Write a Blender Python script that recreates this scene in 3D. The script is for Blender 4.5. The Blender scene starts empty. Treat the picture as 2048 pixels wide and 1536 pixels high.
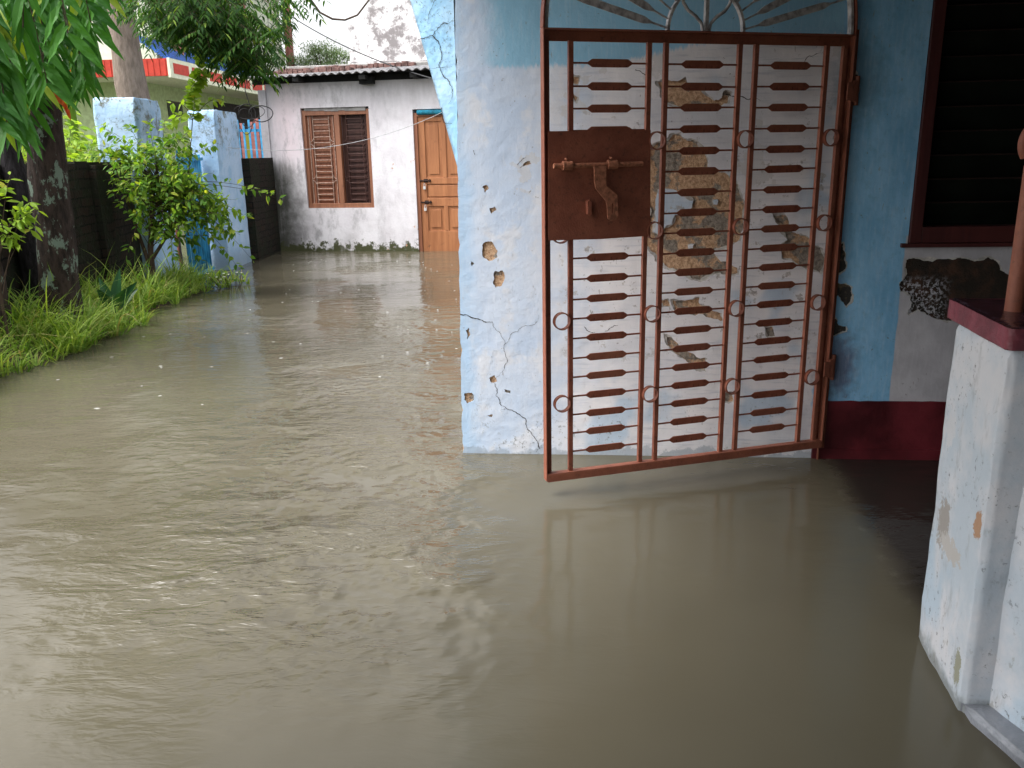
import bpy, bmesh, math, random
from mathutils import Vector, Matrix, noise as mn
random.seed(7)
S = bpy.context.scene
COL = S.collection
R = math.radians
V = Vector
# ---------------------------------------------------------------- camera
CAMH = 1.4; FOC = 1683.0
cam = bpy.data.cameras.new('camera'); camo = bpy.data.objects.new('camera', cam); COL.objects.link(camo)
cam.sensor_width = 36; cam.lens = FOC/2048*36; cam.clip_end = 500; cam.clip_start = 0.05
MC = Matrix.Rotation(R(90-15.35), 4, 'X') @ Matrix.Rotation(R(-1.07), 4, 'Z')
camo.matrix_world = Matrix.Translation((0, 0, CAMH)) @ MC
S.camera = camo
# ---------------------------------------------------------------- sky, sun, exposure
SUN_EL, SUN_AZ = 60, -105
w = bpy.data.worlds.new("World"); S.world = w; w.use_nodes = True
nt = w.node_tree; bg = nt.nodes['Background']
sky = nt.nodes.new('ShaderNodeTexSky'); sky.sky_type = 'NISHITA'; sky.sun_disc = False
sky.sun_elevation = R(SUN_EL); sky.sun_rotation = R(SUN_AZ); sky.air_density = 1.0; sky.dust_density = 6.0; sky.ozone_density = 1.0
hs = nt.nodes.new('ShaderNodeHueSaturation'); hs.inputs['Saturation'].default_value = 0.16
nt.links.new(sky.outputs[0], hs.inputs['Color']); nt.links.new(hs.outputs[0], bg.inputs[0]); bg.inputs[1].default_value = 0.15
sl = bpy.data.lights.new('sun', 'SUN'); so = bpy.data.objects.new('sun', sl); COL.objects.link(so)
sl.energy = 0.7; sl.angle = R(45); sl.color = (1, .97, .93)
sd = V((math.sin(R(SUN_AZ))*math.cos(R(SUN_EL)), math.cos(R(SUN_AZ))*math.cos(R(SUN_EL)), math.sin(R(SUN_EL))))
so.rotation_euler = sd.to_track_quat('Z', 'Y').to_euler(); so.location = (-6, 2, 8)
S.view_settings.view_transform = 'Standard'; S.view_settings.look = 'None'; S.view_settings.gamma = 1
S.view_settings.exposure = 1.75
S.render.engine = 'CYCLES'
S.cycles.max_bounces = 8; S.cycles.transparent_max_bounces = 8

# ---------------------------------------------------------------- measuring helpers: a sight line met with a real plane
M3 = MC.to_3x3(); CP = V((0, 0, CAMH))
def ray(x, y): return M3 @ V(((x-1024)/FOC, -(y-768)/FOC, -1))
def onz(x, y, z=0): d = ray(x, y); return CP + d*((z-CAMH)/d.z)
def ony(x, y, Y): d = ray(x, y); return CP + d*(Y/d.y)
def onx(x, y, X): d = ray(x, y); return CP + d*(X/d.x)
def onp(x, y, p, n): d = ray(x, y); return CP + d*((p-CP).dot(n)/d.dot(n))

# ---------------------------------------------------------------- tagging
def tag(o, label=None, cat=None, group=None, kind=None):
    if label: o['label'] = label
    if cat: o['category'] = cat
    if group: o['group'] = group
    if kind: o['kind'] = kind
    return o
def empty(name, loc=(0, 0, 0), rz=0, label=None, cat=None, group=None):
    o = bpy.data.objects.new(name, None); COL.objects.link(o); o.location = loc; o.rotation_euler = (0, 0, rz)
    o.empty_display_size = .1
    return tag(o, label, cat, group)
class MB:
    def __init__(s): s.v = []; s.f = []; s.m = []; s.sm = []
    def add(s, vs, fs, m=0, smooth=False):
        b = len(s.v); s.v += [tuple(p) for p in vs]
        for f in fs: s.f.append([b+i for i in f]); s.m.append(m); s.sm.append(smooth)
    def box(s, a, b, m=0, M=None):
        x0, y0, z0 = a; x1, y1, z1 = b
        vs = [V(p) for p in ((x0,y0,z0),(x1,y0,z0),(x1,y1,z0),(x0,y1,z0),(x0,y0,z1),(x1,y0,z1),(x1,y1,z1),(x0,y1,z1))]
        if M: vs = [M @ p for p in vs]
        s.add(vs, [(0,3,2,1),(4,5,6,7),(0,1,5,4),(1,2,6,5),(2,3,7,6),(3,0,4,7)], m)
    def tube(s, pts, r, n=8, m=0, cap=True, smooth=True):
        pts = [V(p) for p in pts]; rr = r if isinstance(r, (list, tuple)) else [r]*len(pts)
        vs = []; up = None
        for i, p in enumerate(pts):
            t = (pts[min(i+1, len(pts)-1)] - pts[max(i-1, 0)]).normalized()
            if up is None: up = V((0, 0, 1)) if abs(t.z) < .9 else V((1, 0, 0))
            a = (up - t*up.dot(t)).normalized(); up = a; b = t.cross(a)
            for k in range(n):
                q = 2*math.pi*k/n; vs.append(p + (a*math.cos(q) + b*math.sin(q))*rr[i])
        fs = [(i*n+k, i*n+(k+1) % n, (i+1)*n+(k+1) % n, (i+1)*n+k) for i in range(len(pts)-1) for k in range(n)]
        s.add(vs, fs, m, smooth)
        if cap: s.add(vs[:n], [tuple(range(n))[::-1]], m); s.add(vs[-n:], [tuple(range(n))], m)
    def prism(s, poly, d0, d1, m=0, M=None):
        # poly in local x,z ; extruded along local y from d0 to d1
        n = len(poly); vs = [V((x, d0, z)) for x, z in poly] + [V((x, d1, z)) for x, z in poly]
        if M: vs = [M @ p for p in vs]
        s.add(vs, [tuple(range(n)), tuple(range(2*n-1, n-1, -1))] + [(i, i+n, (i+1) % n+n, (i+1) % n) for i in range(n)], m)
    def build(s, name, mats, parent=None, bevel=0, loc=None, rz=0):
        me = bpy.data.meshes.new(name); me.from_pydata(s.v, [], s.f)
        if not isinstance(mats, (list, tuple)): mats = [mats]
        for q in mats: me.materials.append(q)
        me.polygons.foreach_set('material_index', s.m); me.polygons.foreach_set('use_smooth', s.sm)
        bm = bmesh.new(); bm.from_mesh(me); bmesh.ops.recalc_face_normals(bm, faces=bm.faces) if len(s.f) < 4000 else None
        bm.to_mesh(me); bm.free(); me.update()
        o = bpy.data.objects.new(name, me); COL.objects.link(o)
        if parent: o.parent = parent
        if loc: o.location = loc
        o.rotation_euler.z = rz
        if bevel:
            b = o.modifiers.new('bevel', 'BEVEL'); b.width = bevel; b.segments = 2; b.limit_method = 'ANGLE'
        return o

# ---------------------------------------------------------------- materials
class N:
    def __init__(s, name, rough=.8, spec=.3):
        s.mat = bpy.data.materials.new(name); s.mat.use_nodes = True; s.t = s.mat.node_tree; s.n = s.t.nodes
        s.b = s.n['Principled BSDF']; s.b.inputs['Roughness'].default_value = rough; s.b.inputs['Specular IOR Level'].default_value = spec
        s.co = s.n.new('ShaderNodeTexCoord').outputs['Object']
    def L(s, a, b): s.t.links.new(a, b)
    def _in(s, sock, v):
        if hasattr(v, 'is_output') or isinstance(v, bpy.types.NodeSocket): s.L(v, sock)
        elif isinstance(v, (tuple, list)) and len(v) == 3 and sock.type == 'RGBA': sock.default_value = (*v, 1)
        else: sock.default_value = v
    def map(s, scale=(1, 1, 1), rot=(0, 0, 0), loc=(0, 0, 0), v=None):
        n = s.n.new('ShaderNodeMapping'); s.L(v or s.co, n.inputs[0]); n.inputs['Scale'].default_value = scale
        n.inputs['Rotation'].default_value = rot; n.inputs['Location'].default_value = loc; return n.outputs[0]
    def noise(s, scale=5, detail=4, rough=.55, v=None, dist=0):
        n = s.n.new('ShaderNodeTexNoise'); s.L(v or s.co, n.inputs['Vector']); n.inputs['Scale'].default_value = scale
        n.inputs['Detail'].default_value = detail; n.inputs['Roughness'].default_value = rough; n.inputs['Distortion'].default_value = dist
        return n.outputs['Fac']
    def voro(s, scale=5, v=None, feat='F1'):
        n = s.n.new('ShaderNodeTexVoronoi'); s.L(v or s.co, n.inputs['Vector']); n.inputs['Scale'].default_value = scale; n.feature = feat
        return n.outputs['Distance']
    def m(s, op, a, b=0.0, c=None, clamp=False):
        n = s.n.new('ShaderNodeMath'); n.operation = op; s._in(n.inputs[0], a); s._in(n.inputs[1], b)
        if c is not None: s._in(n.inputs[2], c)
        n.use_clamp = clamp; return n.outputs[0]
    def step(s, v, a, b):   # smooth 0..1 between a and b (a may exceed b)
        n = s.n.new('ShaderNodeMapRange'); n.interpolation_type = 'SMOOTHSTEP'; s._in(n.inputs[0], v)
        if a < b: n.inputs[1].default_value = a; n.inputs[2].default_value = b
        else: n.inputs[1].default_value = b; n.inputs[2].default_value = a; n.inputs[3].default_value = 1; n.inputs[4].default_value = 0
        return n.outputs[0]
    def mix(s, f, a, b, mode='MIX'):
        n = s.n.new('ShaderNodeMix'); n.data_type = 'RGBA'; n.blend_type = mode; s._in(n.inputs[0], f); s._in(n.inputs[6], a); s._in(n.inputs[7], b)
        return n.outputs[2]
    def xyz(s, v=None):
        n = s.n.new('ShaderNodeSeparateXYZ'); s.L(v or s.co, n.inputs[0]); return n.outputs
    def bump(s, h, dist=.01, strength=1.0):
        n = s.n.new('ShaderNodeBump'); s.L(h, n.inputs['Height']); n.inputs['Distance'].default_value = dist; n.inputs['Strength'].default_value = strength
        s.L(n.outputs[0], s.b.inputs['Normal'])
    def col(s, c): s._in(s.b.inputs['Base Color'], c); return s
    def rgh(s, c): s._in(s.b.inputs['Roughness'], c); return s
    def rand(s): return s.n.new('ShaderNodeNewGeometry').outputs['Random Per Island']

def simple(name, c, rough=.7, var=.25, scale=12, bump=.002, spec=.3):
    k = N(name, rough, spec); f = k.noise(scale, 5)
    d = tuple(x*(1-var) for x in c); e = tuple(min(1, x*(1+var)) for x in c)
    k.col(k.mix(k.step(f, .3, .7), d, e)); k.bump(k.noise(scale*4, 4), bump); return k.mat

def leafmat(name, c1, c2, c3=None, trans=.35, rough=.5):
    k = N(name, rough, .18); r = k.rand(); f = k.noise(30, 2)
    c = k.mix(k.step(r, .1, .9), c1, c2)
    if c3: c = k.mix(k.step(r, .93, .96), c, c3)
    c = k.mix(k.m('MULTIPLY', f, .25), c, (.02, .06, .01))
    k.col(c); tr = k.n.new('ShaderNodeBsdfTranslucent'); k.L(k.mix(1.0, c, (1.0, 1.0, .35), 'MULTIPLY'), tr.inputs[0])
    ms = k.n.new('ShaderNodeMixShader'); ms.inputs[0].default_value = trans
    k.L(k.b.outputs[0], ms.inputs[1]); k.L(tr.outputs[0], ms.inputs[2]); k.L(ms.outputs[0], k.n['Material Output'].inputs[0])
    return k.mat

def mat_mainpaint():
    k = N('painted_plaster', .6, .3); X, Y, Z = k.xyz()
    big = k.noise(3.0, 5, .6); fine = k.noise(28, 5, .65); brush = k.noise(14, 5, .6, k.map((6, 1, .8))); hb = k.noise(9, 5, .6, k.map((.7, 1, 7)))
    wob = k.m('MULTIPLY', k.m('SUBTRACT', k.noise(6, 5, .7), .5), .22)
    pale = k.mix(k.step(big, .38, .62), (.50, .60, .75), (.58, .655, .77))
    pale = k.mix(k.step(k.noise(5.5, 4, .6), .52, .64), pale, (.64, .675, .74))
    gz = k.mix(k.step(big, .35, .65), (.64, .65, .69), (.80, .78, .79))
    gz = k.mix(k.m('MULTIPLY', k.step(hb, .5, .75), .6), gz, (.40, .43, .50))
    gz = k.mix(k.m('MULTIPLY', k.step(k.noise(2.3, 3), .56, .66), .7), gz, (.36, .50, .64))
    c = k.mix(k.step(k.m('ADD', X, k.m('MULTIPLY', wob, 2.0)), .25, .75), pale, gz)
    scr2 = k.m('MULTIPLY', k.step(k.noise(11, 6, .75), .585, .63), k.m('MULTIPLY', k.step(k.m('ADD', X, wob), .40, .55), k.m('MULTIPLY', k.step(Z, .35, .6), k.step(Z, 1.7, 1.45))))
    c = k.mix(k.m('MULTIPLY', scr2, .75), c, k.mix(k.step(k.noise(40, 3), .4, .6), (.24, .22, .20), (.42, .38, .34)))
    ch = k.m('MULTIPLY', k.step(k.noise(4.2, 5, .6), .60, .61), k.step(Z, 1.0, 1.3)); c = k.mix(k.m('MULTIPLY', ch, k.m('MULTIPLY', k.step(X, .2, .3), .5)), c, (.56, .54, .52))
    # left edge, bluer
    c = k.mix(k.m('MULTIPLY', k.step(k.m('ADD', X, k.m('MULTIPLY', wob, .6)), .12, .02), .6), c, (.36, .56, .78))
    # upper blue band
    bz = k.m('ADD', k.m('MINIMUM', k.m('MULTIPLY', k.m('MAXIMUM', k.m('SUBTRACT', X, .7), 0.0), .20), .085), 1.755)
    zz = k.m('SUBTRACT', k.m('ADD', Z, k.m('MULTIPLY', k.m('SUBTRACT', brush, .5), .07)), bz)
    band = k.m('MULTIPLY', k.step(zz, -.012, .012), k.step(k.m('ADD', X, wob), .10, .26))
    c = k.mix(band, c, (.27, .52, .70))
    # saturated blue right of the gate post
    sat = k.mix(k.step(k.noise(5, 6, .7, k.map((1.6, 1, .6))), .35, .65), (.19, .44, .68), (.29, .56, .80))
    sat = k.mix(k.m('MULTIPLY', k.step(k.noise(30, 5, .7), .5, .7), .25), sat, (.12, .26, .38))
    c = k.mix(k.step(k.m('ADD', X, k.m('MULTIPLY', k.m('SUBTRACT', k.noise(4, 5, .6), .5), .10)), 1.635, 1.65), c, sat)
    # grey white field below the window
    gw = k.mix(k.step(k.noise(7, 5), .35, .7), (.44, .43, .46), (.55, .54, .57))
    edge = k.m('ADD', X, k.m('MULTIPLY', k.m('SUBTRACT', k.noise(12, 3), .5), .015))
    c = k.mix(k.m('MULTIPLY', k.step(edge, 1.968, 1.974), k.step(Z, 1.03, 1.02)), c, gw)
    # dirt: black mould low down, specks, rust smudge at the hinges
    low = k.step(Z, .42, .02); mz = k.step(k.noise(55, 4, .7), .56, .66); mz2 = k.step(k.noise(4.5, 3), .46, .6)
    c = k.mix(k.m('MULTIPLY', k.m('MULTIPLY', mz, low), k.m('MULTIPLY', mz2, .8)), c, (.10, .11, .09))
    sp = k.m('MULTIPLY', k.step(k.noise(75, 2), .70, .74), k.step(k.noise(7, 2), .5, .62)); c = k.mix(k.m('MULTIPLY', sp, .7), c, (.16, .14, .13))
    scr = k.m('MULTIPLY', k.step(k.noise(22, 3, .6, k.map((3, 1, 1), (0, .6, 0))), .66, .70), k.step(k.noise(3, 2), .5, .6)); c = k.mix(k.m('MULTIPLY', scr, .5), c, (.25, .22, .2))
    for (hx, hz, rr, cc) in ((1.73, .44, .13, (.09, .07, .12)), (1.72, 1.66, .15, (.12, .24, .34))):
        dx = k.m('SUBTRACT', X, hx); dz = k.m('MULTIPLY', k.m('SUBTRACT', Z, hz), .6)
        dd = k.m('SQRT', k.m('ADD', k.m('MULTIPLY', dx, dx), k.m('MULTIPLY', dz, dz)))
        dd = k.m('ADD', dd, k.m('MULTIPLY', k.m('SUBTRACT', fine, .5), .12))
        c = k.mix(k.m('MULTIPLY', k.step(dd, rr, rr*.25), .75), c, cc)
    # water line dampness
    c = k.mix(k.m('MULTIPLY', k.step(k.m('ADD', Z, wob), .035, .02), .6), c, (.28, .33, .38))
    k.col(k.mix(k.m('MULTIPLY', k.step(brush, .45, .8), .18), c, (.8, .82, .86)))
    h = k.m('ADD', k.m('MULTIPLY', k.noise(13, 6, .55), 1.0), k.m('MULTIPLY', k.step(k.noise(5, 3, .5), .58, .62), .12))
    h = k.m('ADD', h, k.m('MULTIPLY', fine, .4)); k.bump(h, .0048, .8)
    return k.mat
def mat_bareplaster():
    k = N('bare_plaster', .95, .1); X, Y, Z = k.xyz()
    a = k.mix(k.step(k.noise(70, 3), .35, .65), (.44, .27, .16), (.66, .45, .29))
    b = k.mix(k.step(k.noise(60, 4), .35, .65), (.20, .175, .145), (.36, .315, .265))
    c = k.mix(k.step(k.m('ADD', k.noise(9, 5, .6), k.m('MULTIPLY', X, .03)), .52, .57), a, b)
    d = k.mix(k.step(k.noise(12, 4), .4, .7), (.035, .03, .025), (.09, .05, .035))
    # the large brown patch, with flecks of old whitewash
    wsh = k.m('MULTIPLY', k.step(k.noise(60, 4, .7), .50, .56), k.m('MULTIPLY', k.step(X, 2.2, 2.12), k.step(Z, .86, .8)))
    d = k.mix(wsh, d, (.48, .48, .52))
    c = k.mix(k.step(X, 1.645, 1.66), c, k.mix(k.step(k.noise(20, 4), .5, .62), (.07, .065, .06), (.22, .17, .11)))
    c = k.mix(k.step(X, 1.88, 1.9), c, d)
    k.col(c); k.bump(k.noise(80, 5, .7), .01, 1); return k.mat
def mat_rust():
    k = N('red_oxide_iron', .55, .4); f = k.noise(9, 6, .7); g = k.noise(60, 4, .7)
    c = k.mix(k.step(f, .35, .65), (.165, .040, .022), (.25, .075, .042))
    c = k.mix(k.m('MULTIPLY', k.step(g, .56, .68), .7), c, (.05, .02, .015))
    ri = k.n.new('ShaderNodeObjectInfo').outputs['Random']; c = k.mix(k.m('MULTIPLY', ri, .45), c, (.30, .12, .075)); c = k.mix(k.m('MULTIPLY', k.step(k.noise(26, 5, .8), .60, .68), .6), c, (.07, .035, .028))
    k.col(c); k.rgh(k.m('ADD', k.m('MULTIPLY', g, .5), .3)); k.bump(k.noise(140, 4, .6), .0015, .8); return k.mat
def mat_water():
    k = N('flood_water', .11, .5); k.b.inputs['IOR'].default_value = 1.33
    g = k.n.new('ShaderNodeNewGeometry').outputs['Position']; X, Y, Z = k.xyz(g)
    mud = k.mix(k.step(k.noise(.5, 4, .5, g), .35, .65), (.078, .069, .047), (.098, .088, .062))
    # dark floor under shallow water plus the interior's reflection painted in, sunken step edge
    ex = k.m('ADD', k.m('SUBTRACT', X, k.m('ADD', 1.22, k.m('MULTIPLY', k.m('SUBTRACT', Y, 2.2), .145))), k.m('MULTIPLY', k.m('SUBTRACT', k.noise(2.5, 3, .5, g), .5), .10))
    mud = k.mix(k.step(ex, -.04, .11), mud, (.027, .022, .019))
    sm = k.m('MULTIPLY', k.m('MULTIPLY', k.step(ex, -.03, 0.0), k.step(ex, .06, .02)), k.step(k.noise(9, 6, .8, g), .5, .75))
    mud = k.mix(k.m('MULTIPLY', sm, .18), mud, (.30, .27, .23))
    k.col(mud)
    a = k.noise(1.0, 4, .55, k.map((2.8, 6.0, 1), (0, 0, .12), v=g), .5)
    b = k.noise(1.0, 3, .6, k.map((9, 21, 1), (0, 0, -.14), v=g), .5)
    c = k.noise(1.0, 2, .5, k.map((30, 70, 1), v=g))
    calm = k.m('ADD', .10, k.m('MULTIPLY', k.step(k.m('ADD', X, k.m('MULTIPLY', k.noise(1.2, 2, .5, g), .8)), .55, -.05), .9))
    zone = k.m('MULTIPLY', k.m('MULTIPLY', k.step(X, -1.9, -.9), k.step(Y, 1.5, 2.4)), k.step(Y, 8.5, 5.0)); zone = k.m('MULTIPLY', zone, k.step(k.noise(1.3, 4, .6, g), .36, .58))
    k.rgh(k.m('SUBTRACT', .17, k.m('MULTIPLY', k.m('MAXIMUM', zone, k.step(Y, 4.5, 7)), .12)))
    patch = k.m('ADD', k.m('ADD', .22, k.m('MULTIPLY', zone, 1.7)), k.m('MULTIPLY', k.step(k.noise(.9, 3, .5, g), .46, .66), .6))
    rings = k.m('MULTIPLY', k.m('SINE', k.m('MULTIPLY', k.voro(2.6, g), 95.0)), k.step(k.voro(2.6, g), .16, .03))
    ring2 = k.m('SINE', k.m('MULTIPLY', k.m('SQRT', k.m('ADD', k.m('POWER', k.m('SUBTRACT', X, -.42), 2.0), k.m('POWER', k.m('SUBTRACT', Y, 7.2), 2.0))), 42.0))
    r2m = k.step(k.m('SQRT', k.m('ADD', k.m('POWER', k.m('SUBTRACT', X, -.42), 2.0), k.m('POWER', k.m('SUBTRACT', Y, 7.2), 2.0))), 1.3, .1)
    h = k.m('ADD', k.m('MULTIPLY', a, 1.0), k.m('MULTIPLY', b, .34)); h = k.m('ADD', h, k.m('MULTIPLY', c, .05))
    h = k.m('MULTIPLY', k.m('MULTIPLY', h, patch), k.m('ADD', .45, k.m('MULTIPLY', k.step(Y, 1.5, 3.0), .55)))
    h = k.m('ADD', h, k.m('MULTIPLY', rings, .045)); h = k.m('ADD', h, k.m('MULTIPLY', k.m('MULTIPLY', ring2, r2m), .06))
    k.bump(k.m('MULTIPLY', h, calm), .026, 1); return k.mat
def mat_hutwall():
    k = N('whitewashed_plaster', .85, .2); X, Y, Z = k.xyz()
    f = k.noise(2.2, 6, .65); st = k.noise(2.5, 6, .7, k.map((3, 1, .5)))
    c = k.mix(k.step(f, .35, .65), (.66, .63, .66), (.78, .76, .79))
    pk = k.m('MULTIPLY', k.step(X, 1.0, .2), k.step(Z, .9, 1.6)); c = k.mix(k.m('MULTIPLY', pk, .6), c, (.66, .52, .56))
    # grey run-off under the eave and at the left edge
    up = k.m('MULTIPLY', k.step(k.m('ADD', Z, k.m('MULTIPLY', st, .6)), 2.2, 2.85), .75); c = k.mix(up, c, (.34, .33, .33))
    lf = k.m('MULTIPLY', k.step(k.m('ADD', X, k.m('MULTIPLY', st, .5)), .6, .2), .8); c = k.mix(lf, c, (.27, .28, .31))
    gr = k.m('MULTIPLY', k.step(k.m('ADD', X, k.m('MULTIPLY', f, .9)), 1.05, .55), k.step(k.m('ADD', Z, k.m('MULTIPLY', st, .5)), 1.6, 1.3)); gr2 = k.m('MULTIPLY', k.step(k.m('ADD', X, k.m('MULTIPLY', k.noise(3, 6, .7), .7)), .95, .45), k.step(k.m('ADD', Z, k.m('MULTIPLY', st, .6)), 1.75, 1.35)); c = k.mix(k.m('MULTIPLY', k.m('MAXIMUM', gr, gr2), .93), c, (.05, .052, .038))
    sk = k.m('MULTIPLY', k.step(k.noise(5, 6, .75, k.map((1, 1, .45))), .47, .66), k.step(X, 2.8, .5)); c = k.mix(k.m('MULTIPLY', sk, .75), c, (.28, .27, .28))
    lo = k.m('SUBTRACT', Z, k.m('MULTIPLY', k.m('SUBTRACT', k.noise(9, 5, .7), .42), .75)); c = k.mix(k.step(lo, .08, .0), c, (.07, .075, .035))
    c = k.mix(k.m('MULTIPLY', k.step(k.noise(1.4, 5, .7), .55, .72), .5), c, (.48, .46, .47))
    pe = k.m('MULTIPLY', k.step(k.noise(6.5, 4, .6), .655, .665), k.step(X, 1.3, 1.7)); pe = k.m('MULTIPLY', pe, k.step(Z, 1.5, 1.3)); c = k.mix(pe, c, (.55, .32, .20))
    k.col(c); k.bump(k.noise(30, 5, .6), .01, .6); return k.mat
def mat_brickdark(name='mossy_brick', base=(.015, .013, .011), mort=(.006, .006, .005)):
    k = N(name, .9, .2); X, Y, Z = k.xyz()
    cb = k.n.new('ShaderNodeCombineXYZ'); k.L(k.m('ADD', k.m('ADD', X, Y), k.m('MULTIPLY', k.noise(3, 3), .06)), cb.inputs[0]); k.L(k.m('ADD', Z, k.m('MULTIPLY', k.noise(2.5, 4, .6), .09)), cb.inputs[1])
    br = k.n.new('ShaderNodeTexBrick'); k.L(cb.outputs[0], br.inputs['Vector']); br.inputs['Scale'].default_value = 1
    br.inputs['Brick Width'].default_value = .24; br.inputs['Row Height'].default_value = .085; br.inputs['Mortar Size'].default_value = .008
    br.inputs['Color1'].default_value = (*base, 1); br.inputs['Color2'].default_value = (base[0]*1.8, base[1]*1.3, base[2]*1.1, 1); br.inputs['Mortar'].default_value = (*mort, 1)
    c = k.mix(k.step(k.noise(3.2, 6, .75), .44, .58), br.outputs['Color'], (.016, .019, .011)); c = k.mix(k.m('MULTIPLY', k.step(k.noise(24, 5, .8), .58, .66), .5), c, (.05, .055, .045)); c = k.mix(k.m('MULTIPLY', k.step(k.noise(11, 5, .7), .62, .7), .5), c, (.05, .03, .02))
    k.col(c); k.bump(k.m('ADD', k.m('MULTIPLY', br.outputs['Fac'], -.6), k.noise(30, 5)), .02, .8); return k.mat
def mat_bluepillar():
    k = N('pale_blue_limewash', .8, .2); X, Y, Z = k.xyz(); f = k.noise(4, 6, .65)
    c = k.mix(k.step(f, .35, .65), (.30, .47, .67), (.43, .58, .76))
    c = k.mix(k.m('MULTIPLY', k.step(k.noise(5, 6, .8), .50, .62), k.step(Z, 1.2, 1.9)), c, (.14, .15, .12))
    c = k.mix(k.m('MULTIPLY', k.step(k.noise(40, 3), .66, .7), .6), c, (.15, .15, .14))
    c = k.mix(k.m('MULTIPLY', k.step(Z, .35, .05), .7), c, (.20, .27, .33))
    k.col(c); k.bump(k.noise(25, 5), .01, .6); return k.mat
def mat_whitepillar():
    k = N('chalky_white_paint', .7, .25); X, Y, Z = k.xyz(); f = k.noise(4, 5, .6)
    c = k.mix(k.step(f, .4, .6), (.42, .47, .52), (.54, .54, .56)); c = k.mix(k.m('MULTIPLY', k.step(k.noise(2.4, 4), .5, .62), .6), c, (.30, .42, .52))
    c = k.mix(k.m('MULTIPLY', k.step(k.noise(50, 4, .75), .57, .66), k.m('MULTIPLY', k.step(k.noise(6, 3), .44, .6), .8)), c, (.10, .10, .10)); c = k.mix(k.m('MULTIPLY', k.step(k.noise(20, 4, .7, k.map((1, 1, .35))), .55, .7), .35), c, (.22, .22, .22))
    c = k.mix(k.m('MULTIPLY', k.step(k.m('ADD', k.noise(24, 5, .7, k.map((1, 1, .5))), k.m('MULTIPLY', Z, -.12)), .6, .66), .55), c, (.25, .25, .22))
    wob = k.m('MULTIPLY', k.m('SUBTRACT', k.noise(34, 6, .75), .5), 3.2)
    for (yc, zc, ry, rz, cc) in ((.265, .405, .045, .07, (.30, .28, .26)), (.20, .36, .07, .03, (.42, .40, .38)), (.045, .50, .022, .040, (.36, .22, .14)), (.05, .10, .018, .05, (.26, .26, .20)), (.30, .66, .03, .05, (.50, .51, .53))):
        dy = k.m('DIVIDE', k.m('SUBTRACT', Y, yc), ry); dz = k.m('DIVIDE', k.m('SUBTRACT', Z, zc), rz)
        dd = k.m('ADD', k.m('SQRT', k.m('ADD', k.m('MULTIPLY', dy, dy), k.m('MULTIPLY', dz, dz))), wob); c = k.mix(k.step(dd, 1.02, .95), c, cc)
    c = k.mix(k.m('MULTIPLY', k.step(k.m('ADD', Z, k.m('MULTIPLY', k.m('SUBTRACT', k.noise(10, 5, .7), .5), .12)), .05, .01), .75), c, (.14, .15, .14))
    k.col(c); k.bump(k.noise(12, 6, .6), .008, .8); return k.mat
def mat_weathered():
    k = N('weathered_whitewash', .9, .1); f = k.noise(1.6, 7, .72); g = k.noise(9, 5, .7)
    c = k.mix(k.step(k.m('ADD', f, k.m('MULTIPLY', g, .35)), .64, .76), (.80, .78, .78), (.27, .25, .25)); k.col(c); k.bump(g, .02, .5); return k.mat
def mat_bark(name, c1, c2, lich=.0):
    k = N(name, .9, .2); f = k.noise(1, 6, .7, k.map((22, 22, 6)))
    c = k.mix(k.step(f, .35, .65), c1, c2)
    if lich: c = k.mix(k.step(k.noise(8, 5, .7, k.map((1, 1, .6))), .54, .59), c, (.15, .20, .16))
    k.col(c); k.bump(f, .03, .9); return k.mat
def mat_wood(name, c1, c2):
    k = N(name, .5, .4); f = k.noise(1, 6, .65, k.map((18, 18, 1.5)))
    k.col(k.mix(k.m('MULTIPLY', k.step(k.noise(5, 5, .7), .6, .72), .5), k.mix(k.step(f, .3, .7), c1, c2), (.06, .03, .02))); k.bump(f, .004, .6); return k.mat
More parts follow.
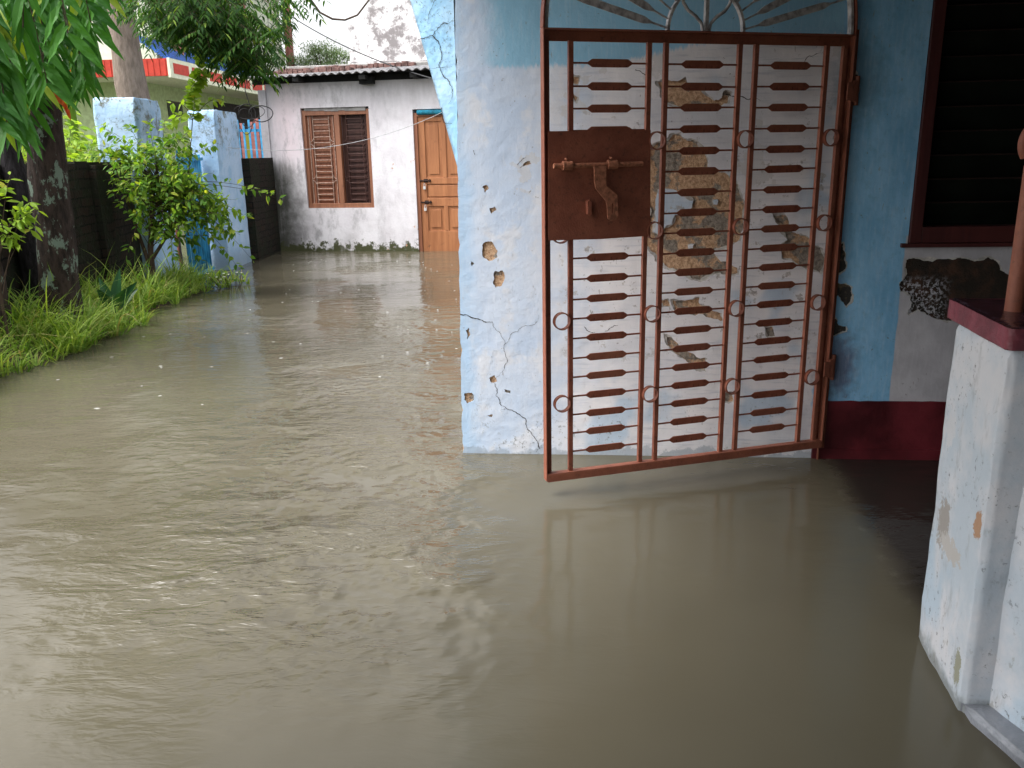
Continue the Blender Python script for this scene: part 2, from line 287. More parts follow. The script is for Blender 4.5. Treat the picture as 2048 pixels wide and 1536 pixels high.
MT = dict(paint=mat_mainpaint(), bare=mat_bareplaster(), rust=mat_rust(), water=mat_water(), hut=mat_hutwall(), brick=mat_brickdark(),
    bluep=mat_bluepillar(), whitep=mat_whitepillar(), weather=mat_weathered(),
    crack=simple('crack_shadow', (.035, .03, .03), 1), wdark=simple('dark_iron', (.03, .015, .012), .7),
    wiron=simple('chipped_white_iron', (.42, .40, .40), .6, .45, 30), brown=mat_wood('maroon_wood', (.05, .012, .012), (.085, .02, .018)),
    glass=simple('dark_glass', (.006, .008, .006), .6, .3, 6, 0, .12), red=simple('red_oxide_skirting', (.10, .013, .018), .5, .55, 4, .004),
    cap=simple('maroon_cement', (.16, .03, .045), .4, .5, 7, .006, .5), captop=simple('wet_dark_cement', (.055, .022, .028), .2, .5, 9, .006, .6),
    ceil=simple('darkened_porch_plaster', (.10, .10, .10), .9), rust2=simple('lightened_bolt_iron', (.30, .12, .07), .5, .4, 60), concrete=simple('concrete', (.25, .24, .23), .9, .3, 6, .01), greyc=simple('wet_grey_cement', (.17, .18, .20), .35, .4, 6, .01, .5),  # ceil: porch plaster darkened to deepen the shade under the roof
    door=mat_wood('orange_brown_wood', (.31, .12, .05), (.44, .185, .08)), wood=mat_wood('brown_wood', (.22, .085, .045), (.34, .14, .08)), woodd=mat_wood('dark_brown_wood', (.055, .022, .018), (.09, .04, .03)),
    iron=simple('rusty_rod', (.42, .30, .24), .6, .4, 40), steel=simple('padlock_steel', (.5, .5, .5), .3, .2, 20, 0, .6), blueroll=simple('blue_cloth', (.02, .20, .30), .8, .4, 20),
    sheet=simple('corrugated_sheet', (.17, .165, .17), .6, .4, 9, .004), black=simple('flat_black', (.012, .012, .012), .95), rbrick=simple('weathered_brick', (.15, .085, .075), .9, .5, 9, .01),
    ltgreen=simple('lime_green_wall', (.40, .50, .26), .8, .15), palew=simple('pale_yellow_wall', (.80, .84, .70), .8, .08), rred=simple('red_fascia', (.50, .05, .03), .6, .15), rblue=simple('blue_tiles', (.03, .12, .42), .5, .3, 6),
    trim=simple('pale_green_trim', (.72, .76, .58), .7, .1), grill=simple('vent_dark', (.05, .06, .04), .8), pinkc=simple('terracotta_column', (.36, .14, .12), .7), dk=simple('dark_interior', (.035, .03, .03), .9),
    tin=simple('blue_corrugated_iron', (.03, .25, .46), .4, .4, 7, .003, .5), earth=simple('wet_earth', (.06, .045, .03), .9, .3, 8, .02), bfence=simple('blue_paint', (.06, .30, .55), .5),
    wire=simple('wire', (.012, .012, .014), .6), lwire=simple('pale_wire', (.35, .35, .36), .5), pole=mat_bark('smooth_bark', (.15, .12, .095), (.25, .20, .165)), bark=mat_bark('wet_bark', (.016, .012, .010), (.052, .036, .030), 1), bark2=mat_bark('black_bark', (.008, .007, .007), (.03, .026, .03)),
    twig=mat_bark('twig', (.05, .035, .025), (.10, .07, .05)),
    lash=leafmat('mast_leaf', (.030, .12, .020), (.065, .21, .030), (.26, .36, .04), .4, .4), lneem=leafmat('neem_leaf', (.012, .045, .008), (.045, .11, .016), (.20, .30, .05), .4, .8),
    lbush=leafmat('bush_leaf', (.09, .22, .03), (.30, .46, .06), (.46, .52, .08), .55, .4), lime=leafmat('lime_leaf', (.24, .40, .04), (.38, .54, .07), (.5, .48, .08), .5), grass=leafmat('grass_blade', (.14, .28, .035), (.40, .52, .12), (.46, .40, .18), .4),
    lred=leafmat('red_leaf', (.6, .06, .02), (.6, .12, .03), None, .5), lbroad=leafmat('broad_leaf', (.02, .07, .03), (.04, .12, .05), None, .25, .3), lfar=leafmat('far_leaf', (.20, .30, .16), (.30, .40, .22), None, .3), white=simple('white_petal', (.8, .8, .75), .6))

# ---------------------------------------------------------------- the setting: water, ground, bank
mb = MB(); mb.box((-60, -12, -.6), (60, 90, -.45)); tag(mb.build('ground', MT['earth']), kind='structure')
mb = MB(); mb.add([(-60, -12, 0), (60, -12, 0), (60, 90, 0), (-60, 90, 0)], [(0, 1, 2, 3)]); tag(mb.build('flood_water', MT['water']), kind='structure')
def bankx(y): return -3.42 + .09*math.sin(y*2.1) + .05*math.sin(y*5.3+1) + max(0, y-8.3)*.12
mb = MB(); nx, ny = 12, 60; vs = []
for j in range(ny+1):
    y = 3.5 + j*(6.3/ny)
    for i in range(nx+1):
        t = i/nx; x = bankx(y)+.12 + (-4.12-bankx(y)-.12)*t
        vs.append((x, y, -.05 + .17*min(1, t*2.2)*min(1, (9.8-y)*1.4) + .02*mn.noise(V((x*5, y*5, 0)))))
mb.add(vs, [(j*(nx+1)+i, j*(nx+1)+i+1, (j+1)*(nx+1)+i+1, (j+1)*(nx+1)+i) for j in range(ny) for i in range(nx)], 0, True)
tag(mb.build('bank', MT['earth']), kind='structure')

# ---------------------------------------------------------------- the blue house
w0 = onz(925, 905); w1 = onz(1885, 918); wt = (w1-w0).normalized(); wrz = math.atan2(wt.y, wt.x); wn = V((-wt.y, wt.x, 0))
house = empty('blue_house', w0, wrz, 'pale blue house wall with peeling plaster, dark red skirting and a flood at its foot', 'house')
def W(x, y): p = onp(x, y, w0, wn) - w0; return (p.dot(wt), p.z)
def jag(poly, it=3, amp=.16, seed=0):
    rnd = random.Random(seed)
    for _ in range(it):
        q = []
        for i, a in enumerate(poly):
            b = poly[(i+1) % len(poly)]; dx, dy = b[0]-a[0], b[1]-a[1]; k = rnd.uniform(-amp, amp)
            q += [a, ((a[0]+b[0])/2 - dy*k, (a[1]+b[1])/2 + dx*k)]
        poly = q
    return poly
holes = [
 [(965,490),(972,483),(985,484),(995,500),(995,515),(980,522),(968,515)], [(990,542),(1005,540),(1010,550),(1003,572),(992,575),(986,565)], [(965,374),(974,370),(978,378),(970,386)],
 [(979,417),(990,412),(993,420),(983,427)], [(932,660),(938,655),(941,668),(935,678)], [(979,755),(990,750),(994,762),(984,765)], [(928,787),(945,785),(948,800),(935,806),(929,798)], [(1008,777),(1022,780),(1021,786),(1010,783)],
 [(1040,336),(1050,325),(1060,322),(1062,327),(1048,332)], [(1000,820),(1010,816),(1013,819)], [(975,830),(986,828),(984,834)], [(943,522),(949,526),(944,532)],
 [(1145,152),(1158,155),(1155,168),(1146,166)], [(1146,185),(1155,195),(1152,203),(1146,195)],
 [(1315,165),(1330,160),(1372,155),(1375,170),(1400,178),(1425,200),(1440,195),(1447,180),(1460,185),(1455,205),(1435,212),(1400,208),(1335,205),(1325,195)],
 [(1300,300),(1325,285),(1345,270),(1360,270),(1375,282),(1395,284),(1410,310),(1414,335),(1440,345),(1465,358),(1478,382),(1487,405),(1487,450),(1478,480),(1460,492),(1425,500),(1440,520),(1472,532),(1475,545),(1440,545),(1400,560),(1370,545),(1330,530),(1300,500),(1287,480),(1300,440),(1296,400),(1292,340)],
 [(1545,430),(1570,430),(1585,465),(1615,475),(1640,495),(1650,520),(1640,545),(1610,535),(1590,525),(1565,515),(1560,490),(1575,480),(1560,455)],
 [(1345,600),(1398,595),(1400,610),(1440,625),(1445,640),(1390,630),(1355,625)], [(1330,670),(1345,675),(1380,705),(1410,715),(1408,740),(1385,735),(1365,715),(1350,705),(1335,690)],
 [(1530,655),(1545,655),(1550,672),(1535,672)], [(1446,785),(1465,785),(1465,802),(1450,802)], [(1322,600),(1334,598),(1340,611),(1326,612)],
 [(1680,490),(1686,487),(1690,510),(1692,530),(1680,545),(1672,545),(1668,520)], [(1668,560),(1678,568),(1690,568),(1702,575),(1704,590),(1698,605),(1692,612),(1682,600),(1676,590),(1662,600),(1660,575)],
 [(1660,635),(1672,638),(1676,650),(1690,652),(1690,662),(1672,668),(1660,672)], [(1700,140),(1715,150),(1718,175),(1712,190),(1700,195)],
 [(1812,520),(1830,517),(1900,518),(1920,515),(1940,520),(1975,514),(1995,525),(2000,540),(2060,548),(2060,640),(1905,640),(1885,640),(1850,625),(1835,618),(1820,628),(1815,625),(1825,605),(1820,590),(1802,582),(1800,565),(1812,550),(1810,535)]]
islands = [[(1315,378),(1345,378),(1360,385),(1388,400),(1385,415),(1350,430),(1345,450),(1318,470),(1305,465),(1310,420)], [(1425,398),(1436,398),(1435,410),(1426,409)], [(1375,490),(1388,487),(1386,497),(1376,498)]]
WIN = (1.98, 3.05, .992, 2.25)   # window opening in wall coordinates
TOPZ = 2.6; WR = 3.6
edge = jag([(0.0, -.3), (0.0, 0.0), (.012, .749), (.022, 1.342), (.034, 1.83), (.05, TOPZ)], 0)
# left arris slightly ragged
le = []
for i in range(90):
    z = -.3 + (TOPZ+.3)*i/89; le.append((.0 + max(0, z)*.0185 + .0022*random.uniform(-1, 1) + (.006 if random.random() < .12 else 0), z))
outer = le[::-1] + [(WR, -.3), (WR, TOPZ)]
def fill2d(name, polys, depth, y0, mats, parent, islands=()):
    """a sheet in the x,z plane: first outline solid, the others cut out, islands put back; front at y0-depth"""
    from mathutils.geometry import delaunay_2d_cdt
    allp = list(polys)+list(islands); vs = []; es = []
    for P in allp:
        b = len(vs); n = len(P); vs += [V((p[0], p[1])) for p in P]; es += [(b+i, b+(i+1) % n) for i in range(n)]
    ov, oe, of, _, _, _ = delaunay_2d_cdt(vs, es, [], 0, 1e-6)
    bb = [(min(p[0] for p in P), max(p[0] for p in P), min(p[1] for p in P), max(p[1] for p in P)) for P in allp]
    def inside(k, x, z):
        b = bb[k]
        if x < b[0] or x > b[1] or z < b[2] or z > b[3]: return False
        P = allp[k]; r_ = False; x1, z1 = P[-1]
        for x2, z2 in P:
            if (z1 > z) != (z2 > z) and x < (x2-x1)*(z-z1)/(z2-z1)+x1: r_ = not r_
            x1, z1 = x2, z2
        return r_
    nh = len(polys); keep = []
    for f in of:
        x = sum(ov[i].x for i in f)/len(f); z = sum(ov[i].y for i in f)/len(f)
        if inside(0, x, z) and (not any(inside(k, x, z) for k in range(1, nh)) or any(inside(k, x, z) for k in range(nh, len(allp)))): keep.append(f)
    bm = bmesh.new(); A = [bm.verts.new((p.x, y0-depth, p.y)) for p in ov]; B = [bm.verts.new((p.x, y0, p.y)) for p in ov]; ec = {}
    for f in keep:
        bm.faces.new([A[i] for i in f])
        for q in range(len(f)): ec[(f[q], f[(q+1) % len(f)])] = 1
    for (u_, v_) in ec:
        if (v_, u_) not in ec:
            try: bm.faces.new((A[v_], A[u_], B[u_], B[v_]))
            except ValueError: pass
    if depth > .0055 or not islands and len(polys) < 4:
        for f in keep: bm.faces.new([B[i] for i in f][::-1])
    bmesh.ops.delete(bm, geom=[v for v in bm.verts if not v.link_faces], context='VERTS'); bmesh.ops.recalc_face_normals(bm, faces=bm.faces)
    me = bpy.data.meshes.new(name); bm.to_mesh(me); bm.free()
    for q in mats: me.materials.append(q)
    ob = bpy.data.objects.new(name, me); COL.objects.link(ob); ob.parent = parent
    return ob
def grow(P, g):
    n = len(P); cx = sum(p[0] for p in P)/n; cz = sum(p[1] for p in P)/n; r_ = sum(math.hypot(p[0]-cx, p[1]-cz) for p in P)/n
    return [(cx+(p[0]-cx)*(1+g/r_), cz+(p[1]-cz)*(1+g/r_)) for p in P]
polys = [outer]; under = [[(u_+.0015, z_) for u_, z_ in outer[:-2]] + [(WR, -.3), (WR, TOPZ)]]
isl = []; isl_u = []
for i, h in enumerate(holes):
    P_ = [W(*p) for p in h]; under.append(jag(P_, 3, .15, i)); polys.append(jag(grow(P_, .0005 if i < 12 else .0075), 3, .17, i+100) if i >= 12 else jag(P_, 3, .15, i))
for i, h in enumerate(islands):
    P_ = [W(*p) for p in h]; isl_u.append(jag(P_, 3, .15, i+50)); isl.append(jag(grow(P_, -.004), 3, .17, i+150))
a, b, c, d = WIN; polys.append([(a, c), (b, c), (b, d), (a, d)]); under.append([(a-.0004, c-.0004), (b+.0004, c-.0004), (b+.0004, d+.0004), (a-.0004, d+.0004)])
fill2d('undercoat', under, .0028, -.0015, [simple('old_limewash', (.50, .48, .45), .95, .3, 30, .004)], house, isl_u)
paint = fill2d('plaster_paint', polys, .0032, -.0048, [MT['paint'], MT['crack']], house, isl)
# cracks: slender irregular strips lying on the paint, joined into its mesh
def crackstrip(mbx, pts, w, tr, seed=1):
    rnd = random.Random(seed); P = [V((p[0], p[1], 0)) for p in pts]
    for _ in range(3):
        Q = [P[0]]
        for i in range(len(P)-1):
            d = P[i+1]-P[i]; Q += [(P[i]+P[i+1])/2 + V((-d.y, d.x, 0))*rnd.uniform(-.16, .16), P[i+1]]
        P = Q
    n = len(P); vs = []
    for i, p in enumerate(P):
        t = (P[min(i+1, n-1)]-P[max(i-1, 0)]).normalized(); q = V((-t.y, t.x, 0)); ww = w*rnd.uniform(.4, 1.2)*(1 if i < n*.8 else .5)
        vs += [tr(p+q*ww/2), tr(p-q*ww/2)]
    mbx.add(vs, [(2*i, 2*i+1, 2*i+3, 2*i+2) for i in range(n-1)])
cm = MB()
for i, (pts, w_) in enumerate([
  ([(921,628),(945,635),(968,643),(985,643)], .0045), ([(985,643),(990,655),(1003,672),(1011,686),(1008,700),(1015,718),(1005,742),(990,758)], .0018),
  ([(990,765),(992,790),(1000,806),(1010,812)], .003), ([(1010,812),(1030,822),(1050,835),(1055,858),(1070,875),(1080,895),(1072,903)], .0035),
  ([(1011,686),(1022,668),(1045,652),(1070,648),(1078,628)], .0016), ([(1450,190),(1470,195),(1500,198),(1520,202)], .004), ([(1270,140),(1290,150),(1300,158)], .003),
  ([(1168,652),(1178,662),(1190,664)], .003), ([(1210,662),(1222,654),(1236,650)], .003), ([(1600,130),(1618,112),(1640,105)], .0025), ([(1035,330),(1045,318),(1052,315)], .002), ([(947,300),(950,310)], .002)]):
    crackstrip(cm, [W(*p) for p in pts], w_, lambda p: (p.x, -.0092, p.y), i)
co_ = cm.build('crack_lines', MT['crack'])
def join(dst, src, mi):
    bm = bmesh.new(); bm.from_mesh(dst.data); n0 = len(bm.faces); bm.from_mesh(src.data); bm.faces.ensure_lookup_table()
    for f in bm.faces[n0:]: f.material_index = mi
    bm.to_mesh(dst.data); bm.free(); bpy.data.objects.remove(src)
join(paint, co_, 1)
mb = MB(); T = .24
mb.prism([(.003, -.4), (.003, 0), (.003+TOPZ*.0185, TOPZ), (a, TOPZ), (a, -.4)], 0, T); mb.box((b, 0, -.4), (WR, T, TOPZ)); mb.box((a, 0, -.4), (b, T, c)); mb.box((a, 0, d), (b, T, TOPZ))
mb.build('wall', MT['bare'], house)
# red skirting, slightly proud, uneven top
mb = MB(); n = 50; pl = [(1.646, -.3)] + [(1.646+(WR-1.646)*i/n, .279+.004*mn.noise(V((i*.9, 0, 0)))) for i in range(n+1)] + [(WR, -.3)]
mb.prism(pl, -.0135, -.0075)
pl = [(1.648, -.3)] + [(1.648+(WR-1.648)*i/n, .052-.012*(i/n)+.006*mn.noise(V((i*.35, 3, 0)))) for i in range(n+1)] + [(WR, -.3)]
mb.prism(pl, -.019, -.014)
mb.build('skirting', MT['red'], house)
# window with frame and glass slats
win = MB()
F = .052
win.box((a+.002, -.02, c+.002), (a+F, .09, d)); win.box((b-F, -.02, c+.002), (b, .09, d)); win.box((a+F, -.018, c+.002), (b-F, .088, c+.07)); win.box((a+F, -.018, d-F), (b-F, .088, d))
wo = win.build('window', MT['brown'], house, .003)
k = MB(); k.box((a-.03, -.03, c-.016), (b+.05, -.008, c)); k.build('window_sill', MT['brown'], wo)
for i in range(12):
    z = c+.12+i*.098
    if z > d-F: break
    k = MB(); Mx = Matrix.Translation((0, .05, z)) @ Matrix.Rotation(R(-62), 4, 'X')
    k.box((a+F, -.055, -.002), (b-F, .055, .003), 0, Mx); k.box((a+F, -.058, -.004), (b-F, -.0552, .005), 1, Mx); k.build('louvre', [MT['glass'], MT['wdark']], wo)
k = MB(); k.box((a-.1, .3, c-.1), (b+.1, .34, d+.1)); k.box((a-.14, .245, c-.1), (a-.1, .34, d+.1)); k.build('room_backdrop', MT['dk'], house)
# sloping fin bracket left of the arris
fd = Matrix.Rotation(R(28), 3, 'Z') @ (-wt); fd = (Matrix.Rotation(R(-14), 3, 'Z') @ (-wt)); fp = w0 + wt*.03; fnn = V((-fd.y, fd.x, 0))
def Fp(x, y): p = onp(x, y, fp, fnn)-fp; return (p.dot(fd), p.z)
q0 = Fp(915, 335); q1 = Fp(820, 0); sl_ = (q1[0]-q0[0])/(q1[1]-q0[1])
fr = math.atan2(fd.y, fd.x); lp = house.matrix_world if False else None
fin = empty('bracket_fin')  # temporary frame
bpy.data.objects.remove(fin)
def Ffin(p, y):   # fin coordinates -> house local
    wp = fp + fd*p[0] + V((0, 0, p[1])) + V((-fd.y, fd.x, 0))*y*(1 if (-fd.x) > 0 else -1)
    r = wp - w0; return V((r.dot(wt), r.dot(wn), r.z))
mb = MB(); zt = 2.75; nn = 40
outl = [(0, q0[1]-.02)] + [((q0[1]+(zt-q0[1])*i/nn-q0[1])*sl_*1.0 + .0025*mn.noise(V((i*2.1, 0, 0))) + max(0, q0[0]), q0[1]+(zt-q0[1])*i/nn) for i in range(nn+1)] + [(0, zt)]
vs = [Ffin(p, 0) for p in outl]; vb = [v + V((0, .22, 0)) for v in vs]; m_ = len(vs)
mb.add(vs+vb, [tuple(range(m_)), tuple(range(2*m_-1, m_-1, -1))] + [(i, i+m_, (i+1) % m_+m_, (i+1) % m_) for i in range(m_)])
def mat_fin():
    k = N('sky_blue_limewash', .75, .2); X, Y, Z = k.xyz(); c = k.mix(k.step(k.noise(5, 5, .6), .35, .65), (.30, .56, .80), (.46, .68, .88))
    e = k.step(k.m('ADD', k.m('ADD', k.m('MULTIPLY', k.m('SUBTRACT', Z, 1.34), sl_), X), k.m('MULTIPLY', k.noise(40, 4, .7), .03)), .055, .03)
    c = k.mix(k.m('MULTIPLY', e, .75), c, (.08, .09, .09)); up = k.m('MULTIPLY', k.step(Z, 1.6, 2.0), k.step(k.noise(60, 4, .7), .56, .64)); c = k.mix(k.m('MULTIPLY', up, .7), c, (.12, .14, .15))
    k.col(c); k.bump(k.noise(22, 5), .008, .8); return k.mat
fino = mb.build('bracket_fin', [mat_fin(), MT['crack']], house)
cm = MB()
for i, (pts, w_) in enumerate([([(836,79),(853,75),(866,71),(875,58),(885,48),(897,47),(910,40)], .0035), ([(866,72),(880,98),(884,112),(878,130),(886,150),(900,170),(905,190),(897,208)], .0035),
   ([(853,140),(868,137),(880,136),(904,133)], .0018), ([(872,0),(860,22),(856,50)], .002), ([(884,215),(888,245),(904,247)], .003)]):
    crackstrip(cm, [Fp(*p) for p in pts], w_, lambda p: Ffin((p.x, p.y), 0)+V((0, -.003, 0)), i+30)
join(fino, cm.build('crack_lines', MT['crack']), 1)
# porch roof slab, unseen shade beams and the rest of the porch enclosure
mb = MB(); mb.box((-.32, -5.6, TOPZ), (WR+.3, .3, TOPZ+.14)); mb.box((-1.9, -5.6, TOPZ-.02), (-.321, -2.55, TOPZ+.14)); mb.build('porch_roof_and_shade_slab', MT['ceil'], house)  # second slab, over the camera, added unseen to darken the water
mb = MB(); mb.box((-.30, -2.5, 2.22), (-.16, -1.25, TOPZ-.001)); mb.box((-1.88, -2.66, 2.3), (-.30, -2.56, TOPZ-.021)); mb.build('shade_beam', MT['ceil'], house)  # unseen downstand beams added to keep skylight off the water
mb = MB(); mb.box((WR, -5.6, -.4), (WR+.2, T, TOPZ)); mb.box((.2, -5.75, -.4), (WR+.2, -5.6, TOPZ)); mb.build('side_wall', MT['ceil'], house)
# iron door post fixed to the wall at the hinge side
mb = MB(); mb.box((1.668, -.03, -.2), (1.674, -.010, 1.86)); mb.box((1.674, -.014, -.2), (1.70, -.010, 1.86)); mb.build('gate_post', MT['rust'], house)

# ---------------------------------------------------------------- the open iron gate
g0 = onz(1090, 960, .07); g1 = onz(1640, 890, .07); g0.z = g1.z = 0; gt = (g1-g0).normalized(); grz = math.atan2(gt.y, gt.x); GW = (g1-g0).length; gn = V((-gt.y, gt.x, 0))
gate = empty('iron_gate', g0, grz, 'open rust red iron gate with spear crossbars, rings and a bolt plate', 'gate')
def G(x, y): p = onp(x, y, g0, gn)-g0; return (p.dot(gt), p.z)
rust = MT['rust']; ZB, ZT = .07, 1.838; GW = 1.338
mb = MB()
mb.box((0, -.022, ZB), (.005, .016, ZT)); mb.box((.005, .011, ZB), (.034, .016, ZT))
mb.box((GW-.005, -.022, ZB), (GW, .016, ZT)); mb.box((GW-.034, .011, ZB), (GW-.005, .016, ZT))
mb.box((.005, -.022, ZT-.005), (GW-.005, .0165, ZT)); mb.box((.005, .0115, ZT-.042), (GW-.005, .0165, ZT-.005))
mb.box((.005, -.022, ZB+.026), (GW-.005, .0105, ZB+.031)); mb.box((.005, -.0225, ZB-.004), (GW-.005, -.0175, ZB+.026))
mb.build('frame', rust, gate, .0012)
UB = [.113, .431, .502, .820, .893, 1.217, 1.300]
for u in UB:
    mb = MB(); hw = .0095; mb.box((u-hw, -.009, ZB+.030), (u+hw, .009, ZT-.041)); mb.build('upright_bar', rust, gate, .0015)
rnd = random.Random(3)
proto = {}
for pi, (ua, ub) in enumerate(((UB[0], UB[1]), (UB[2], UB[3]), (UB[4], UB[5]))):
    L = ub-ua-.018
    f = [(0, .0035), (.20, .0035), (.255, .0145), (.275, .015), (.72, .015), (.745, .0145), (.80, .0035), (1, .0035)]
    pl = [(L*x, z) for x, z in f] + [(L*x, -z) for x, z in f[::-1]]
    for r in range(20):
        z = 1.720 - r*.08095
        if pi == 0 and 4 <= r <= 8: continue
        if pi not in proto:
            mb = MB(); mb.prism(pl, -.0025, .0025); o = mb.build('crossbar', rust, gate, .001); proto[pi] = o
        else:
            o = proto[pi].copy(); COL.objects.link(o); o.parent = gate
        o.location = (ua+.009, rnd.uniform(-.001, .001), z + rnd.uniform(-.0015, .0015)); o.rotation_euler = (rnd.uniform(-.06, .06), rnd.uniform(-.004, .004), 0)
rp = None
for ci, u in enumerate((.072, .4665, .8565, 1.2585)):
    for z in (1.436, 1.091, .747, .403):
        if ci == 0 and z > 1.2: continue
        if rp is None:
            mb = MB(); n = 28; vs = []
            for k_ in range(n):
                q = 2*math.pi*k_/n
                for (rr, yy) in ((.0355, -.012), (.0355, .010), (.031, .010), (.031, -.012)): vs.append((rr*math.cos(q), yy, rr*math.sin(q)))
            mb.add(vs, [(4*i+j, 4*i+(j+1) % 4, 4*((i+1) % n)+(j+1) % 4, 4*((i+1) % n)+j) for i in range(n) for j in range(4)], 0, False)
            o = rp = mb.build('ring', rust, gate)
        else: o = rp.copy(); COL.objects.link(o); o.parent = gate
        o.location = (u, 0 if (ci == 0 and z > 1) else -.0135, z + rnd.uniform(-.003, .003)); o.rotation_euler = (0, rnd.uniform(0, 3), 0)
# lock plate; bolt parts a lighter brown, making up for flat shading
pp = jag([(.014, 1.07), (.230, 1.066), (.446, 1.069), (.440, 1.28), (.436, 1.476), (.365, 1.476), (.345, 1.488), (.205, 1.488), (.185, 1.478), (.016, 1.476)], 1, .004, 5)
mb = MB(); mb.prism(pp, -.0225, -.0195); plate = mb.build('lock_plate', rust, gate)
mb = MB(); mb.tube([(.030, -.042, 1.349), (.395, -.042, 1.350)], .0095, 14); mb.build('sliding_bolt', MT['rust2'], plate)
for u in (.085, .268):
    mb = MB(); mb.tube([(u-.019, -.043, 1.35), (u+.019, -.043, 1.35)], .0175, 16); mb.tube([(u-.004, -.050, 1.372), (u-.004, -.030, 1.376)], .004, 6)
    mb.box((u-.017, -.035, 1.332), (u+.017, -.0226, 1.339)); mb.build('bolt_sleeve', MT['rust2'], plate, .0015)
mb = MB(); hp = [(.188, 1.345), (.238, 1.345), (.238, 1.272), (.285, 1.235), (.290, 1.16), (.283, 1.143), (.262, 1.138), (.247, 1.146), (.243, 1.20), (.238, 1.215), (.196, 1.262), (.190, 1.29)]
slot = [(.2625, 1.205), (.2705, 1.205), (.2715, 1.170), (.2665, 1.163), (.2615, 1.170)]
hs_ = fill2d('hasp', [hp, slot], .006, -.052, [MT['rust2']], plate)
mb = MB(); mb.prism([(.165, 1.216), (.176, 1.222), (.186, 1.21), (.187, 1.165), (.179, 1.158), (.168, 1.166)], -.046, -.0226); mb.tube([(.1765, -.049, 1.19), (.1765, -.0462, 1.19)], .006, 8); mb.build('lock_staple', rust, plate, .002)
# arched fanlight above
mb = MB(); cu_, r0, r1 = .668, .162, .652
fan = None
def arc(mbx, cx, cz, r, th, y0, y1, n=48, a0=0, a1=math.pi):
    vs = []
    for i in range(n+1):
        q = a0+(a1-a0)*i/n
        for (rr, yy) in ((r+th/2, y0), (r+th/2, y1), (r-th/2, y1), (r-th/2, y0)): vs.append((cx+rr*math.cos(q), yy, cz+rr*math.sin(q)))
    mbx.add(vs, [(4*i+j, 4*i+(j+1) % 4, 4*(i+1)+(j+1) % 4, 4*(i+1)+j) for i in range(n) for j in range(4)])
    mbx.add(vs[:4], [(0, 1, 2, 3)]); mbx.add(vs[-4:], [(0, 1, 2, 3)])
arc(mb, cu_, ZT+.001, r1, .012, -.014, .010, 64); arc(mb, cu_, ZT+.001, r0, .011, -.010, .010, 40)
fan = mb.build('fanlight', MT['wiron'], gate)
mb = MB(); arc(mb, .669, ZT+.001, .6665, .005, -.022, .016, 64); mb.build('outer_arch', rust, fan)
for s_ in (3, 14, 26, 39, 52, 65, 78, 102, 115, 128, 141, 154, 166, 177):
    ss = s_ if s_ < 90 else 180-s_; dd = 12.5+.861*ss; sg = 1 if s_ < 90 else -1
    p0 = V((cu_+sg*r0*math.cos(R(ss)), 0, ZT+.002+r0*math.sin(R(ss)))); dv = V((sg*math.cos(R(dd)), 0, math.sin(R(dd))))
    L = .40 if ss > 2 else .46
    # reach the outer arc
    for t in range(200):
        q = p0+dv*t*.005
        if math.hypot(q.x-cu_, q.z-ZT) > r1-.006: L = t*.005; break
    f = [(0, .0035), (.14, .0035), (.20, .012), (.23, .0135), (.72, .0135), (.76, .012), (.82, .0035), (1, .0035)]
    pl = [(L*x, z) for x, z in f] + [(L*x, -z) for x, z in f[::-1]]
    Mx = Matrix.Translation(p0) @ Matrix.Rotation(-math.atan2(dv.z, dv.x), 4, 'Y'); mb = MB(); mb.prism(pl, -.0025, .0025, 0, Mx); mb.build('ray_bar', MT['wiron'], fan, .001)
mb = MB(); mb.box((cu_-.008, -.008, ZT+.001), (cu_+.008, .008, ZT+r0-.006)); mb.build('centre_bar', MT['wiron'], fan, .001)
for sg in (-1, 1):
    mb = MB(); pts = [(cu_+sg*.014, 0, ZT+.003), (cu_+sg*.020, 0, ZT+.03), (cu_+sg*.045, 0, ZT+.055), (cu_+sg*.078, 0, ZT+.075), (cu_+sg*.098, 0, ZT+.10), (cu_+sg*.103, 0, ZT+.118)]
    mb.tube(pts, .0065, 8); mb.build('scroll', MT['wiron'], fan)
for z in (1.62, .44):
    mb = MB(); mb.box((GW+.0005, -.026, z-.042), (GW+.022, -.006, z+.042)); mb.tube([(GW+.028, -.012, z-.055), (GW+.028, -.012, z+.06)], .010, 12); mb.box((GW-.028, -.0285, z-.035), (GW+.0, -.0226, z+.035)); mb.build('hinge', rust, gate, .002)

# ---------------------------------------------------------------- porch parapet: pillar, low wall, plinth, cap
par = empty('porch_parapet', (1.128, 1.847, 0), R(-9.5), 'white and pale blue parapet pillar with a maroon cement cap standing in the water', 'parapet')
def rough_box(a, b, nz, amp, mats, name, parent, seed=0, bev=.012):
    bm = bmesh.new(); bmesh.ops.create_cube(bm, size=1)
    bmesh.ops.subdivide_edges(bm, edges=bm.edges[:], cuts=nz, use_grid_fill=True)
    A = V(a); B = V(b)
    for v in bm.verts:
        p = V((A[i]+(v.co[i]+.5)*(B[i]-A[i]) for i in range(3)))
        nrm = V([1 if v.co[i] > .499 else -1 if v.co[i] < -.499 else 0 for i in range(3)])
        k_ = mn.fractal(p*6+V((seed, 0, 0)), 1, 2, 4)*amp
        if abs(nrm.x)+abs(nrm.y)+abs(nrm.z) > 1: k_ = k_*1.0 - bev*.6
        v.co = p + nrm*k_
    for f in bm.faces: f.smooth = True
    me = bpy.data.meshes.new(name); bm.to_mesh(me); bm.free()
    for m_ in (mats if isinstance(mats, list) else [mats]): me.materials.append(m_)
    o = bpy.data.objects.new(name, me); COL.objects.link(o); o.parent = parent; return o
rough_box((0, 0, -.3), (.42, .363, .955), 40, .005, MT['whitep'], 'pillar', par)
